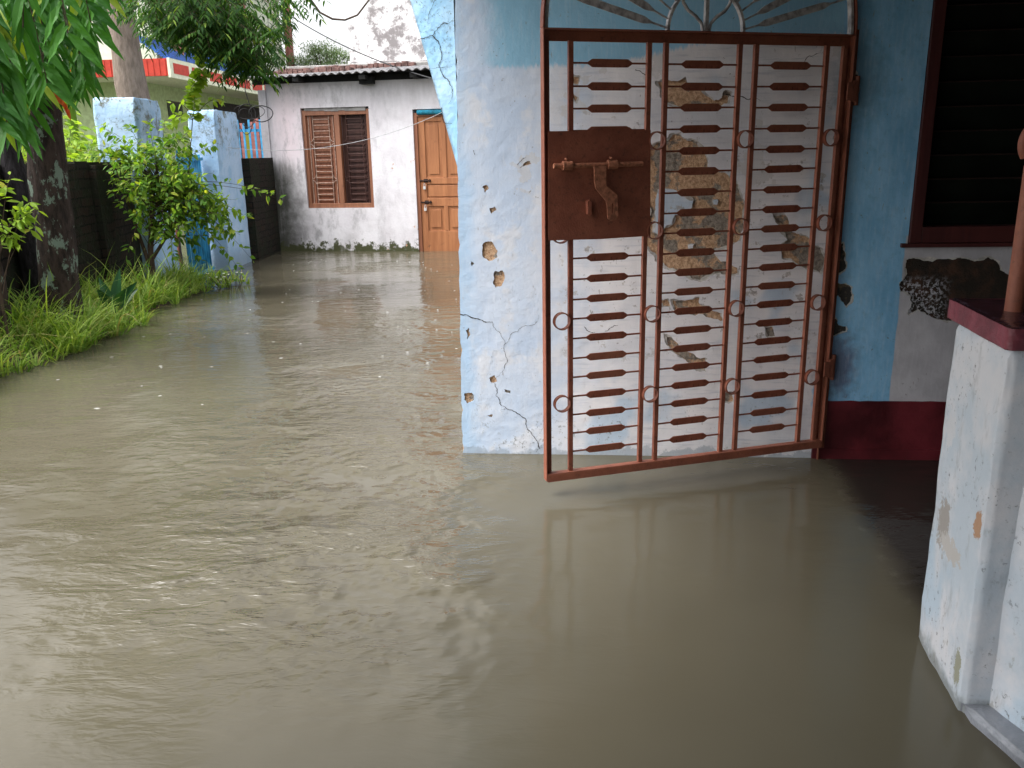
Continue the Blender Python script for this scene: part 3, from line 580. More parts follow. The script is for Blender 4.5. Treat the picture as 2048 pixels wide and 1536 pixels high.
lw_ = rough_box((.06, -1.6, -.3), (.30, .0, .955), 44, .005, MT['whitep'], 'low_wall', par, 3); lw_.rotation_euler.z = R(20.5)
pl_ = rough_box((0, -1.6, -.3), (.10, .01, .035), 30, .006, MT['greyc'], 'plinth', par, 5, .02); pl_.rotation_euler.z = R(20.5)
cap = rough_box((-.018, -.022, .952), (.46, .385, 1.005), 36, .003, MT['cap'], 'cap', par, 9, .008)
cap.data.materials.append(MT['captop'])
for f in cap.data.polygons:
    if f.normal.z > .8: f.material_index = 1
# iron post with a ring end on the cap
ip = empty('iron_post', (1.335, 2.03, 1.0), 0, 'rusty iron post with a curled ring end standing on the maroon cap', 'post')
pb = ony(2030, 600, 2.03); ip.location = (pb.x, 2.03, 1.0)
mb = MB(); mb.tube([(0, 0, 0), (0, 0, .35)], .021, 18); mb.build('shaft', rust, ip)
mb = MB(); rg = [(.02+.052*math.cos(q), 0, .37+.03+.052*math.sin(q)) for q in [R(215-x*12) for x in range(27)]]; mb.tube(rg, .012, 10); mb.build('ring_end', rust, ip)

# ---------------------------------------------------------------- the hut at the end of the lane
h0 = onz(560, 502); h1 = onz(915, 503); h0.z = h1.z = 0; ht = (h1-h0).normalized(); hrz = math.atan2(ht.y, ht.x); hn = V((-ht.y, ht.x, 0))
hut = empty('whitewashed_hut', h0, hrz, 'whitewashed hut with mouldy plaster and corrugated roof at the end of the lane', 'hut')
def Hh(x, y): p = onp(x, y, h0, hn)-h0; return (p.dot(ht), p.z)
HW, HT = 5.2, 2.44; wx = (.52, 1.575, .645, 2.09); dx = (2.235, 3.08, -.4, 2.03)
mb = MB(); D = .24
mb.box((0, 0, -.4), (wx[0], D, HT)); mb.box((wx[0], 0, -.4), (wx[1], D, wx[2])); mb.box((wx[0], 0, wx[3]), (wx[1], D, HT)); mb.box((wx[1], 0, -.4), (dx[0], D, HT)); mb.box((dx[0], 0, dx[3]), (dx[1], D, HT)); mb.box((dx[1], 0, -.4), (HW, D, HT))
mb.box((0, D, -.4), (D, 3.8, HT)); mb.box((HW-D, D, -.4), (HW, 3.8, HT)); mb.box((0, 3.8, -.4), (HW, 4, HT))
mb.build('wall', MT['hut'], hut)
mb = MB(); mb.box((-.12, -.012, .02), (.0, .3, HT-.08)); mb.build('corner_pilaster', MT['hut'], hut)
# window: frame, mullion, left shutter shut and grilled, right leaf dark
fw = MB(); a_, b_, c_, d_ = wx; t_ = .055
fw.box((a_+.001, .03, c_+.002), (a_+t_, .12, d_-.03)); fw.box((b_-t_, .03, c_+.002), (b_-.001, .12, d_-.03)); fw.box((a_+t_, .03, c_+.002), (b_-t_, .12, c_+.07)); fw.box((a_+t_, .03, d_-.105), (b_-t_, .12, d_-.03)); mx = a_+.545; fw.box((mx-.04, .028, c_+.07), (mx+.035, .118, d_-.105))
hwn = fw.build('window', mat_wood('weathered_brown_frame', (.22, .09, .05), (.33, .145, .08)), hut, .004)
def shutter(u0, u1, mat, dpt):
    k = MB(); k.box((u0, dpt, c_+.07), (u1, dpt+.02, d_-.105)); n = 15
    for i in range(n):
        z = c_+.10+i*(d_-c_-.23)/n; k.box((u0+.09, dpt-.02, z), (u1-.09, dpt-.001, z+.035), 0)
        # slanted louvre fronts
    k.box((u0, dpt-.026, c_+.07), (u0+.07, dpt, d_-.105)); k.box((u1-.07, dpt-.026, c_+.07), (u1, dpt, d_-.105)); return k.build('shutter', mat, hwn)
shutter(a_+t_, mx-.04, MT['wood'], .095); shutter(mx+.035, b_-t_, MT['woodd'], .16)
def grille(u0, u1, mat, y):
    k = MB(); L = u1-u0
    for u in (.07, .22, .78, .93): k.tube([(u0+L*u, y, c_+.07), (u0+L*u, y, d_-.105)], .0055, 6)
    n = 15
    for i in range(n):
        z = c_+.12+i*(d_-c_-.28)/(n-1); k.tube([(u0+L*.22, y-.004, z), (u0+L*.78, y-.004, z)], .0055, 6)
    for zc in (c_+.42, c_+.95):
        for s, cx in ((1, .07), (-1, .93)):
            for sv in (-1, 1):
                k.tube([(u0+L*(cx+s*.15*math.sin(q)), y-.003, zc+sv*(.012+.09*(1-math.cos(q)))) for q in [R(90-x*15) for x in range(7)]], .005, 6)
    return k.build('grille', mat, hwn)
grille(a_+t_, mx-.04, MT['iron'], .06); grille(mx+.035, b_-t_, MT['woodd'], .07)
# reveal plaster chips above the window
mb = MB()
for i in range(9):
    u = a_+.05+i*.105; mb.box((u, .02+.001*(i % 2), d_-.035-random.uniform(0, .02)), (u+.11, .04, d_-.001))
mb.build('mortar_chips', MT['concrete'], hut)
# door
fd_ = MB(); a_, b_, c_, d_ = dx
fd_.box((a_+.002, .02, -.3), (a_+.055, .12, d_-.05)); fd_.box((b_-.055, .02, -.3), (b_, .12, d_-.05)); fd_.box((a_+.055, .02, d_-.10), (b_-.055, .12, d_-.05))
door = fd_.build('door', MT['wood'], hut, .004)
lf = MB(); u0, u1 = a_+.055, b_-.055; lf.box((u0, .06, -.3), (u1, .09, d_-.10)); LW = u1-u0
for (z0, z1) in ((1.86, 1.93), (.98, 1.07), (.66, .78), (-.2, .30)): lf.box((u0+.005, .043, z0), (u1-.005, .06, z1))
lf.box((u0+.002, .040, -.2), (u0+.10, .0598, 1.93)); lf.box((u1-.10, .040, -.2), (u1-.002, .0598, 1.93))
for (z0, z1) in ((1.07, 1.86), (.30, .66)):
    lf.box((u0+LW*.47, .044, z0), (u0+LW*.56, .0598, z1))
    for c0, c1 in ((.14, .47), (.56, .86)): lf.box((u0+LW*c0+.045, .048, z0+.05), (u0+LW*c1-.045, .0598, z1-.05))
lf.box((u0+.12, .046, .80), (u1-.12, .0598, .96)); lf.build('door_leaf', MT['door'], door, .004)
for z in (1.03, .72):
    lk = MB(); lk.tube([(u0-.03, .032, z), (u0+.17, .032, z)], .009, 8); lk.box((u0+.06, .033, z-.025), (u0+.12, .0398, z+.025)); lk.tube([(u0+.15, .028, z-.02), (u0+.15, .028, z+.02)], .012, 8); b2 = lk.build('latch', MT['wdark'], door)
    lk = MB(); lk.box((u0+.052, .010, z-.125), (u0+.088, .030, z-.08)); lk.tube([(u0+.07+.013*math.cos(q), .022, z-.08+.04*math.sin(q)) for q in [R(x*20) for x in range(10)]], .004, 6); lk.build('padlock', MT['steel'], door, .003)
rl = MB(); rl.tube([(.0, 0, 0), (.17, .004, .001), (.34, .0, 0), (.60, .003, 0)], [.033, .034, .032, .033], 14)
for x in (.17, .30, .47): rl.tube([(x-.004, .001, 0), (x+.004, .001, 0)], .036, 14)
rlo = rl.build('rolled_cloth', MT['blueroll']); p_ = h0+ht*(dx[0]+.07)+hn*(.0)+V((0, 0, 1.985)); rlo.location = p_; rlo.rotation_euler.z = hrz
tag(rlo, 'rolled blue cloth tucked on top of the orange hut door', 'cloth')
# corrugated roof, flat black eave, brick edging
mb = MB(); n = 300; vs = []
for i in range(n+1):
    x = -.30+(HW+.6)*i/n; zz = .015*math.sin(x*2*math.pi/.125)
    sag = .0 + .055*x*.25
    for (y, z) in ((-.28, 2.515), (4.2, 3.1)): vs.append((x, y, z+zz+sag)); vs.append((x, y, z+zz-.006+sag))
mb.add(vs, [(4*i, 4*i+4, 4*i+6, 4*i+2) for i in range(n)]+[(4*i+1, 4*i+3, 4*i+7, 4*i+5) for i in range(n)]+[(4*i, 4*i+1, 4*i+5, 4*i+4) for i in range(n)], 0, False)
roof = mb.build('roof', MT['sheet'], hut)
mb = MB(); mb.box((-.2, .0, HT), (HW, .10, HT+.10)); 
for x in (.55, 1.55, 2.3, 3.4, 4.4): mb.box((x, -.26, HT+.005), (x+.09, -.001, HT+.06))
mb.box((1.50, -.12, HT-.05), (1.70, -.002, HT+.05)); mb.build('eave_timber', MT['black'], hut)
rb = random.Random(5)
for row, (z0, y0, x0, x1) in enumerate(((2.60, .15, -.28, 1.25), (2.70, .9, -.2, 2.0))):
    x = x0; mb = MB()
    while x < x1:
        Lb = rb.uniform(.07, .12); zo = rb.uniform(-.01, .012)+.02*x; mb.box((x, y0, z0-.04+zo), (x+Lb-.012, y0+.22, z0+.035+zo+rb.uniform(-.015, .01))); x += Lb
    mb.build('brick_course', MT['rbrick'], hut, .006)
mb = MB(); mb.box((-.3, 1.0, 2.62), (2.6, 1.16, 2.78)); mb.build('ridge_cement', MT['concrete'], hut, .02)

# weathered building behind the hut
wb = empty('weathered_building', (-2.95, 17, 0), hrz*.4, 'tall stained white building wall rising behind the hut roof', 'building')
mb = MB(); mb.box((0, 0, -.4), (5.5, 4, 4.75)); mb.build('wall', MT['weather'], wb)
mb = MB(); mb.box((-.03, -.07, 2.95), (5.5, -.001, 3.12)); mb.build('cornice', MT['weather'], wb, .01)

# ---------------------------------------------------------------- boundary wall, blue pillars and corrugated gate
mb = MB()
def topped(mbx, x0, x1, y0, y1, z):
    y = y0
    rb = random.Random(int(y0*10))
    while y < y1-.001:
        e = min(y+.25, y1); mbx.box((x0, y, -.4), (x1, e, z+rb.uniform(-.012, .012))); y = e
topped(mb, -4.32, -4.10, 2.5, 9.44, 1.385)
mb.box((-4.10, 6.0, -.4), (-4.03, 6.25, 1.36)); mb.box((-4.10, 8.5, -.4), (-4.03, 8.75, 1.36))
tag(mb.build('boundary_wall', MT['brick']), 'long black mossy brick boundary wall behind the tree trunks and grass', 'wall')
mb = MB(); topped(mb, -3.80, -3.53, 11.90, 13.10, 1.385); tag(mb.build('boundary_wall', MT['brick']), 'short dark mossy brick wall between the tall blue gate pillar and the hut', 'wall')
def pillar(x0, x1, y0, y1, z, lab):
    o = rough_box((x0, y0, -.4), (x1, y1, z), 24, .008, MT['bluep'], 'gate_pillar', None, x0, .03); tag(o, lab, 'pillar'); return o
pillar(-4.42, -3.95, 9.44, 10.12, 2.045, 'squat pale blue pillar with mould streaks above the bush')
pillar(-3.98, -3.62, 10.97, 11.89, 1.985, 'tall pale blue pillar rising from the flood next to the hut')
lg = empty('corrugated_gate', (-3.86, 10.13, 0), 0, 'bright blue corrugated iron gate between the two blue pillars', 'gate')
mb = MB(); n = 96; vs = []
for i in range(n+1):
    y = .04+.78*i/n; x = .016*math.sin(y*2*math.pi/.075)
    vs += [(x, y, -.1), (x, y, 1.45)]
mb.add(vs, [(2*i, 2*i+1, 2*i+3, 2*i+2) for i in range(n)], 0, True); o = mb.build('sheet', MT['tin'], lg)
md = o.modifiers.new('solid', 'SOLIDIFY'); md.thickness = .003
mb = MB()
for z in (.02, .72, 1.38): mb.box((.02, .036, z), (.045, .79, z+.035))
mb.box((.018, .0, -.1), (.05, .035, 1.5)); mb.build('gate_frame', MT['tin'], lg)
mb = MB(); mb.tube([(0, 0, -.2), (.02, .02, .9), (-.01, 0, 1.2)], [.03, .026, .02], 8); o = mb.build('rusty_stake', MT['rust']); q = onz(362, 545, .02); o.location = (q.x, q.y, 0); tag(o, 'thin rusty stake leaning beside the blue corrugated gate', 'stake')

# ---------------------------------------------------------------- green two-storey house beyond the wall
gc = ony(341, 168, 17); ge = onz(503, 197, gc.z)
gh = empty('green_house', (gc.x, 17, 0), 0, 'lime green two-storey house with red and blue eaves beyond the blue pillars', 'house')
sv = V((ge.x-gc.x, ge.y-gc.y, 0)).normalized(); grz2 = math.atan2(-sv.x, sv.y)
gh.rotation_euler.z = grz2   # local y runs back along the side that faces the lane
mb = MB(); mb.box((-7, .9, -.4), (-1.0, 9.3, 3.0)); mb.build('ground_floor_wall', MT['ltgreen'], gh)
mb = MB(); mb.box((-7, .9, 3.02), (-.6, 9.3, 6.1)); mb.build('upper_wall', MT['palew'], gh)
mb = MB(); mb.box((-7, -.0, 2.92), (0, 9.0, 3.0)); mb.build('eave_slab', MT['trim'], gh)
mb = MB(); mb.box((-7, -.05, 2.93), (.0, -.002, 3.24)); 
for i in range(60): mb.box((-7+i*.118, -.06, 2.93), (-6.99+i*.118, -.051, 3.23))
mb.build('front_fascia', MT['rred'], gh)
mb = MB(); mb.box((.002, -.05, 2.9), (.05, 9.0, 3.25)); mb.build('side_fascia', MT['trim'], gh)
for i in range(10):
    mb = MB(); mb.box((.0505, .10+i*.88, 2.98), (.058, .80+i*.88, 3.17)); mb.build('red_panel', MT['rred'], gh)
mb = MB()
for i in range(12):
    mb.box((-.09-i*.05, 0.0, 3.245+i*.035), (.05-i*.05, 9.0, 3.275+i*.035), 0)
mb.build('tiled_eave', MT['rblue'], gh)
mb = MB(); 
for z in (4.25, 3.72): mb.box((-.56, .9, z), (-.52, 9.3, z+.05))
for i in range(70): mb.box((-.555, .92+i*.12, 3.72), (-.525, .95+i*.12, 4.25))
mb.build('balcony_railing', MT['palew'], gh)
mb = MB(); mb.box((-1.0, 2.0, 2.28), (-.985, 2.75, 2.62)); 
for i in range(6): mb.box((-.985, 2.02, 2.30+i*.055), (-.975, 2.73, 2.31+i*.055))
mb.build('vent', MT['grill'], gh)
mb = MB(); mb.box((-.999, 4.6, .0), (-.98, 9.0, 2.75)); mb.build('porch_shade_panel', MT['dk'], gh)  # dark panel standing in for the shade under this house's porch
mb = MB(); mb.box((-7, -.4, 6.1), (.5, 10.2, 6.25)); ro = mb.build('upper_roof', MT['trim'], gh)
mb = MB()
for i in range(26): mb.box((.501, -.2+i*.4, 6.12), (.51, .12+i*.4, 6.38))
mb.build('roof_panel_row', MT['rred'], ro)
for y in (1.2, 5.2, 9.0):
    mb = MB(); mb.tube([(-.3, y, 3.0), (-.3, y, 6.1)], .12, 12); mb.build('column', MT['pinkc'], gh)
mb = MB()
for i in range(34): mb.tube([(-.9+.02*i, 4.2+i*.14, 2.86), (-.9+.02*i, 4.2+i*.14, 2.80)], .02, 5)
bfn = empty('blue_fence', (-5.35, 15.8, 0), 0, 'bright blue picket fence seen between the tall blue pillar and the hut', 'fence')
for i in range(12):
    mb = MB(); mb.box((i*.10, 0, -.2), (i*.10+.035, .02, 2.0+.06*(i % 2))); mb.build('picket', MT['bfence'], bfn)
mb = MB(); mb.box((-.05, .021, 1.85), (1.2, .04, 1.9)); mb.build('rail', MT['bfence'], bfn)
mb = MB(); rb = random.Random(8); cols = [MT['pinkc'], MT['dk'], MT['lime'], MT['pinkc'], MT['dk']]
for i in range(16): 
    x = i*.09; mb.box((x, 0, .9+rb.random()*.1), (x+.08, .03, 1.9+rb.random()*.3), rb.randrange(5))
o = mb.build('hanging_cloths', cols); o.location = (-5.4, 16.3, 0); tag(o, 'colourful cloths hanging behind the bright blue picket fence', 'laundry')

# ---------------------------------------------------------------- foliage
def leaf(mb, p, d, n, L, Wd, seg=3, droop=.15, wave=0, m=0, fold=.25):
    d = d.normalized(); s = d.cross(n)
    if s.length < 1e-4: s = V((1, 0, 0))
    s.normalize(); n = s.cross(d); vs = []; prof = {2: (0, 1, 0), 3: (.12, 1, .75, .0), 4: (.15, .85, 1, .6, 0), 6: (.2, .75, 1, .95, .7, .38, 0)}[seg]
    for i in range(seg+1):
        t = i/seg; c = p + d*(L*t) - V((0, 0, 1))*(droop*L*t*t); wv = wave*L*math.sin(t*17+p.x*30) if wave else 0
        h = s*(Wd*.5*prof[i]); up = n*(fold*Wd*prof[i]*.5)
        vs += [c+h+up+n*wv, c-n*0, c-h+up-n*wv]
    mb.add(vs, [q for i in range(seg) for q in ((3*i, 3*i+1, 3*i+4, 3*i+3), (3*i+1, 3*i+2, 3*i+5, 3*i+4))], m, False)
def rv(rn, k=1): return V((rn.gauss(0, k), rn.gauss(0, k), rn.gauss(0, k)))
def trunk(pts, rad, name, mat, parent, n=18, amp=.12):
    P = [V(p) for p in pts]; Q = []; RR = []
    for i in range(len(P)-1):
        for j in range(8):
            t = j/8; Q.append(P[i].lerp(P[i+1], t)); RR.append(rad[i]*(1-t)+rad[i+1]*t)
    Q.append(P[-1]); RR.append(rad[-1]); vs = []
    for p, r in zip(Q, RR):
        for k in range(n):
            q = 2*math.pi*k/n; dr = V((math.cos(q), math.sin(q), 0)); vs.append(p + dr*r*(1+amp*mn.fractal(V((dr.x*1.3, dr.y*1.3, p.z*2.2)), 1, 2, 3)))
    mb = MB(); mb.add(vs, [(i*n+k, i*n+(k+1) % n, (i+1)*n+(k+1) % n, (i+1)*n+k) for i in range(len(Q)-1) for k in range(n)], 0, True)
    return mb.build(name, mat, parent)

# mast tree, long wavy leaves hanging in sprays
mt = empty('mast_tree', (-3.55, 6.7, .1), 0, 'nearest tree with lichen-spotted trunk and long wavy hanging leaves', 'tree')
o0 = V(mt.location)
trunk([(-.09, 0, -.25), (-.04, 0, .3), (.0, 0, 1.1), (.06, -.02, 1.8), (.1, -.1, 2.6), (.05, -.2, 3.6)], [.19, .145, .135, .13, .12, .09], 'trunk', MT['bark'], mt)
rn = random.Random(11); mb = MB(); st = MB()
def botlim(x):   # lower outline of the hanging sprays, measured once on the photo
    pts = [(-60, 255), (0, 285), (50, 300), (85, 215), (120, 200), (150, 250), (175, 190), (195, 100), (215, 20)]
    for (a1, b1), (a2, b2) in zip(pts, pts[1:]):
        if a1 <= x <= a2: return b1+(b2-b1)*(x-a1)/(a2-a1)
    return 0
for i in range(64):
    x = rn.uniform(-130, 200); yb = botlim(max(-59, min(214, x)))-rn.choice([0, 5, 30, 80, 140, 200])*rn.uniform(.6, 1.1) - 45
    D = rn.uniform(4.4, 6.6) if x < 160 else rn.uniform(5, 6.2); e = ony(x, yb, D)
    top = e + V((-rn.uniform(.0, .12), rn.uniform(-.1, .3), rn.uniform(.45, .8)))
    mid = (e+top)/2 + V((rn.uniform(-.02, .08), 0, .06)); nseg = 14; P = []
    for j in range(nseg+1):
        t = j/nseg; P.append(top.lerp(mid, t).lerp(mid.lerp(e, t), t))
    st.tube([p-o0 for p in P[::2]], .0035, 5, cap=False)
    az = rn.uniform(0, 6.28)
    for j in range(1, nseg+1):
        p = P[j]; tt = (P[j]-P[j-1]).normalized(); side = V((math.cos(az), math.sin(az)*.5, 0))*(1 if j % 2 else -1)
        d = tt*.72 + side*.62 + rv(rn, .10); L = rn.uniform(.17, .245)
        leaf(mb, p-o0, d, V((rn.uniform(-.4, .4), -1, rn.uniform(.1, .7))), L, L*rn.uniform(.2, .26), 6, .18, .022, 0, .3)
mb.build('foliage', [MT['lash'], MT['lred']], mt); st.build('twigs', MT['twig'], mt)
mb = MB()
for (a1, b1) in (((.05, 0, 1.9), (.35, -.9, 2.1)), ((.08, -.1, 2.5), (.5, -1.8, 2.5)), ((.05, -.1, 2.9), (.9, -1.1, 2.6)), ((0, -.1, 2.3), (-.4, -1.3, 2.3))):
    a1, b1 = V(a1), V(b1); mb.tube([a1, a1.lerp(b1, .5)+V((0, 0, .12)), b1], [.04, .028, .012], 7)
mb.build('limb', MT['bark'], mt)
lm = MB()
for i, (x, y) in enumerate(((106, 170), (112, 182), (120, 190), (128, 204), (133, 214), (152, 112))):
    p = ony(x, y, 6.2)-o0; leaf(lm, p, V((.3, -.2, -1)), V((0, -1, .3)), .09, .03, 3, .1)
lm.build('red_leaves', MT['lred'], mt)

# second, darker trunk and a third at the frame edge
t2 = empty('dark_tree', (-3.98, 7.1, .05), 0, 'thin black leaning trunk left of the lichen-spotted trunk', 'tree')
trunk([(-.02, 0, -.3), (-.02, 0, .4), (-.03, .0, 1.0), (-.12, .05, 1.6), (-.3, .1, 2.3)], [.12, .10, .095, .10, .07], 'trunk', MT['bark2'], t2)
t3 = empty('dark_tree', (-3.78, 6.2, .05), 0, 'black trunk cut off by the left edge of the picture', 'tree')
trunk([(-.05, 0, -.3), (-.03, 0, .5), (-.12, 0, 1.2), (-.3, 0, 2.2)], [.10, .085, .08, .07], 'trunk', MT['bark'], t3)

# neem behind the wall: smooth trunk, feathery leaves over the lane
q = ony(262, 190, 12.2); nm = empty('neem_tree', (q.x, q.y, 0), 0, 'tall neem with a smooth brown trunk and feathery leaves hanging over the pillars', 'tree'); o0 = V(nm.location)
qa = ony(238, 0, 12.2)-o0; qb = V((0, 0, 2.3)); dq = (qa-V((0, 0, ony(262, 190, 12.2).z)))
trunk([(.25, 0, -.4), (.02, 0, 2.4), tuple(qa), tuple(qa+dq*1.5)], [.22, .21, .17, .11], 'trunk', MT['pole'], nm, 18, .06)
mb = MB(); st = MB(); rn = random.Random(21)
def neemlim(x):
    pts = [(255, 20), (275, 60), (300, 105), (340, 100), (365, 92), (410, 110), (440, 130), (480, 150), (530, 150), (560, 90), (590, 35), (640, -5), (760, -10)]
    for (a1, b1), (a2, b2) in zip(pts, pts[1:]):
        if a1 <= x <= a2: return b1+(b2-b1)*(x-a1)/(a2-a1)
    return -20
for i in range(900):
    x = rn.gauss(425, 70) if i % 4 else rn.uniform(255, 610)
    if x < 255 or x > 740: continue
    lim = neemlim(x); y = lim - abs(rn.gauss(0, 75)) - (42 if x < 470 else 15)
    D = rn.uniform(7.6, 9.6); p = ony(x, y, D)
    az = rn.uniform(0, 6.28); d = V((math.cos(az), math.sin(az)*.7, rn.uniform(-.9, -.1))).normalized(); L = rn.uniform(.16, .26); n = rn.randint(5, 7)
    up = V((0, 0, 1)); s = d.cross(up).normalized(); P = []
    for j in range(n+1):
        t = j/n; P.append(p + d*L*t - V((0, 0, .25*L*t*t)))
    st.tube([a-o0 for a in P[::2]], .002, 3, cap=False)
    for j in range(1, n+1):
        for sg in (-1, 1):
            leaf(mb, P[j]-o0, d*.55+s*sg+V((0, 0, -.25)), V((0, -.3, 1))+rv(rn, .15), rn.uniform(.065, .09), rn.uniform(.018, .024), 3, .35, 0, 0, .1)
for (x, y) in ((470, 30), (400, 20), (340, 10), (520, 80), (300, 30), (560, 20), (440, 90), (380, 60)):
    e = ony(x, y, 8.6)-o0; s0 = qa+V((0, -.1, .2)); st.tube([s0, s0.lerp(e, .5)+V((0, 0, .5)), e], [.03, .015, .004], 6)
e = [ony(x, y, 8.0)-o0 for x, y in ((560, -30), (622, 0), (640, 25), (665, 38), (690, 40), (715, 30), (738, 0), (745, -20))]; st.tube(e, [.012, .01, .009, .009, .008, .008, .007, .006], 6)
mb.build('foliage', MT['lneem'], nm); st.build('branches', MT['twig'], nm)

# broad leafy bush over the pillars
def twigs(mb, st, rn, o0, origin, target, nl, L0, W0, spread=.35, mi=0, r=.004, nn=8, arch=.15, seg=3):
    P = []
    mid = origin.lerp(target, .5)+V((0, 0, arch))+rv(rn, .03)
    for j in range(nn+1):
        t = j/nn; P.append(origin.lerp(mid, t).lerp(mid.lerp(target, t), t))
    st.tube([p-o0 for p in P], [r*(1-.7*j/nn) for j in range(nn+1)], 5, cap=False)
    for k in range(nl):
        t = 1-(rn.random()**1.3)*spread*2 if spread < .5 else rn.random()
        t = max(.05, min(1, t)); i = min(nn-1, int(t*nn)); p = P[i].lerp(P[i+1], t*nn-i); tt = (P[i+1]-P[i]).normalized()
        sd = tt.cross(rv(rn)).normalized(); d = tt*.45+sd+V((0, 0, -.15))
        L = L0*rn.uniform(.7, 1.25); leaf(mb, p+sd*.008-o0, d, V((0, -.5, 1))+rv(rn, .45), L, L*W0, seg, .15, 0, mi, .2)
bs = empty('bougainvillea_bush', (-3.72, 8.75, .1), 0, 'bright leafy bush sprawling in front of the blue pillars', 'bush'); o0 = V(bs.location)
mb = MB(); st = MB(); rn = random.Random(31); stem = [V((-3.72, 8.75, .0)), V((-3.70, 8.75, .5)), V((-3.66, 8.8, .85)), V((-3.62, 8.85, 1.2))]
for i in range(185):
    u = rv(rn); u.normalize(); k = rn.random()**.45; c = V((-3.52, 8.85, 1.12)); e = c + V((u.x*.74*k, u.y*.5*k, u.z*.62*k))
    if u.z < -.2: e.x += .35*abs(u.z)
    if e.x < -4.05 and e.y < 9.4 and e.z < 1.42: e.z = 1.45
    s0 = stem[rn.randint(1, 3)].lerp(c, rn.random()*.6)
    twigs(mb, st, rn, o0, s0, e, rn.randint(13, 22), .072, .46, .34)
for (x, y, D, k) in ((270, 440, 8.5, 26), (250, 520, 8.4, 22), (285, 580, 8.4, 10), (480, 470, 8.7, 30), (500, 440, 8.8, 20), (440, 500, 8.8, 30), (545, 388, 8.8, 16), (562, 400, 8.8, 14), (400, 520, 8.9, 26), (170, 300, 8.8, 30), (155, 370, 8.6, 22), (480, 540, 9.0, 20), (505, 520, 9.0, 12), (160, 330, 8.9, 22), (200, 250, 8.9, 20), (260, 250, 8.8, 22), (230, 290, 8.8, 26), (290, 290, 8.7, 26), (330, 240, 8.9, 22), (210, 400, 8.7, 16), (380, 260, 8.8, 24), (430, 290, 8.8, 24), (185, 290, 8.9, 20), (215, 260, 8.9, 22), (240, 330, 8.8, 22), (300, 240, 8.9, 20), (350, 520, 8.6, 24), (330, 480, 8.5, 24)):
    twigs(mb, st, rn, o0, V((-3.55, 8.85, 1.15)), ony(x, y, D), k, .075, .5, .28)
mb.build('foliage', MT['lbush'], bs)
st.tube([p-o0 for p in stem], [.035, .03, .024, .018], 8); st.tube([p-o0 for p in (V((-3.72, 8.75, .3)), V((-3.85, 8.8, .8)), V((-4.0, 8.9, 1.3)))], [.022, .016, .01], 7); st.tube([p-o0 for p in (V((-3.70, 8.75, .4)), V((-3.45, 8.8, .75)), V((-3.2, 8.85, 1.1)))], [.02, .014, .008], 7)
st.build('stems', MT['twig'], bs)
vn = empty('climbing_vine', (-3.3, 8.95, 1.2), 0, 'pale round-leaved vine climbing above the bush towards the neem', 'vine'); o0 = V(vn.location); mb = MB(); st = MB()
P = [ony(x, y, 9.0) for x, y in ((385, 240), (378, 190), (390, 160), (400, 130), (395, 90), (388, 60))]
for p0_, p1_ in zip(P, P[1:]): twigs(mb, st, rn, o0, p0_, p1_+V((.05,0,0)), 34, .095, .85, .6, 0, .004, 6, 0)
twigs(mb, st, rn, o0, P[0], ony(455, 205, 9.0), 18, .08, .6, .6, 0); twigs(mb, st, rn, o0, P[0], ony(335, 210, 9.0), 14, .08, .8, .6, 0); twigs(mb, st, rn, o0, P[0], ony(330, 262, 9.0), 18, .08, .8, .6, 0); st.tube([V((0, 0, 0)), P[0]-o0], .005, 5)
mb.build('foliage', MT['lime'], vn); st.build('stems', MT['twig'], vn)
# yellow-green sprigs by the left edge
sp = empty('young_shrub', (-3.62, 5.95, .1), 0, 'young shrub with yellow-green sprigs at the left edge in front of the trunks', 'shrub'); o0 = V(sp.location); mb = MB(); st = MB()
for (x, y) in ((10, 370), (-20, 400), (60, 400), (40, 440), (5, 450), (70, 450), (30, 480), (-30, 340), (45, 420), (-60, 440), (75, 420), (20, 350)):
    twigs(mb, st, rn, o0, V((-3.62, 5.95, .35+rn.random()*.5)), ony(x, y, 5.9), 13, .085, .36, .25)
st.tube([V((0, 0, -.2)), V((0, 0, .8))], .012, 6); mb.build('foliage', MT['lime'], sp); st.build('stems', MT['twig'], sp)
# greenery beyond the boundary wall
for i, (x, y, zt_, lab) in enumerate(((-5.0, 9.6, 1.9, 'lime green bush glimpsed beyond the wall right of the lichen trunk'), (-6.6, 12.0, 2.3, 'light green bush beyond the wall behind the squat blue pillar'), (-5.3, 8.0, 1.7, 'green bush beyond the wall between the two dark trunks'), (-7.6, 14.0, 2.9, 'tall light bush beyond the wall under the mast tree leaves'))):
    b2 = empty('garden_bush', (x, y, 0), 0, lab, 'bush'); mb = MB(); st = MB(); o0 = V(b2.location)
    for k in range(80):
        u = rv(rn); u.normalize(); u.z = abs(u.z)*1.1-.1
        twigs(mb, st, rn, o0, V((x, y, zt_*.35)), V((x, y, zt_*.5))+V((u.x*.9, u.y*.6, u.z*zt_*.5)), 14, .11, .42, .4)
    mb.build('foliage', MT['lime'] if i != 2 else MT['lbush'], b2); st.build('stems', MT['twig'], b2)
bn = empty('banana_plant', (-6.2, 12.6, 0), 0, 'pale banana leaf fanning up left of the squat blue pillar', 'plant'); mb = MB(); st = MB()
st.tube([(0, 0, -.3), (0, 0, 2.2)], [.1, .06], 10)
for az, el, L in ((.3, 1.2, 1.1), (1.8, 1.0, 1.0), (3.0, .9, 1.1), (4.2, 1.1, .9), (5.2, 1.0, 1.0), (2.4, 1.35, .9)):
    leaf(mb, V((0, 0, 2.1)), V((math.cos(az)*math.cos(el), math.sin(az)*math.cos(el), math.sin(el))), V((0, -.7, .7)), L, .34, 6, .55, 0, 0, .3)
mb.build('leaf', MT['lime'], bn); st.build('stem', MT['lbush'], bn)

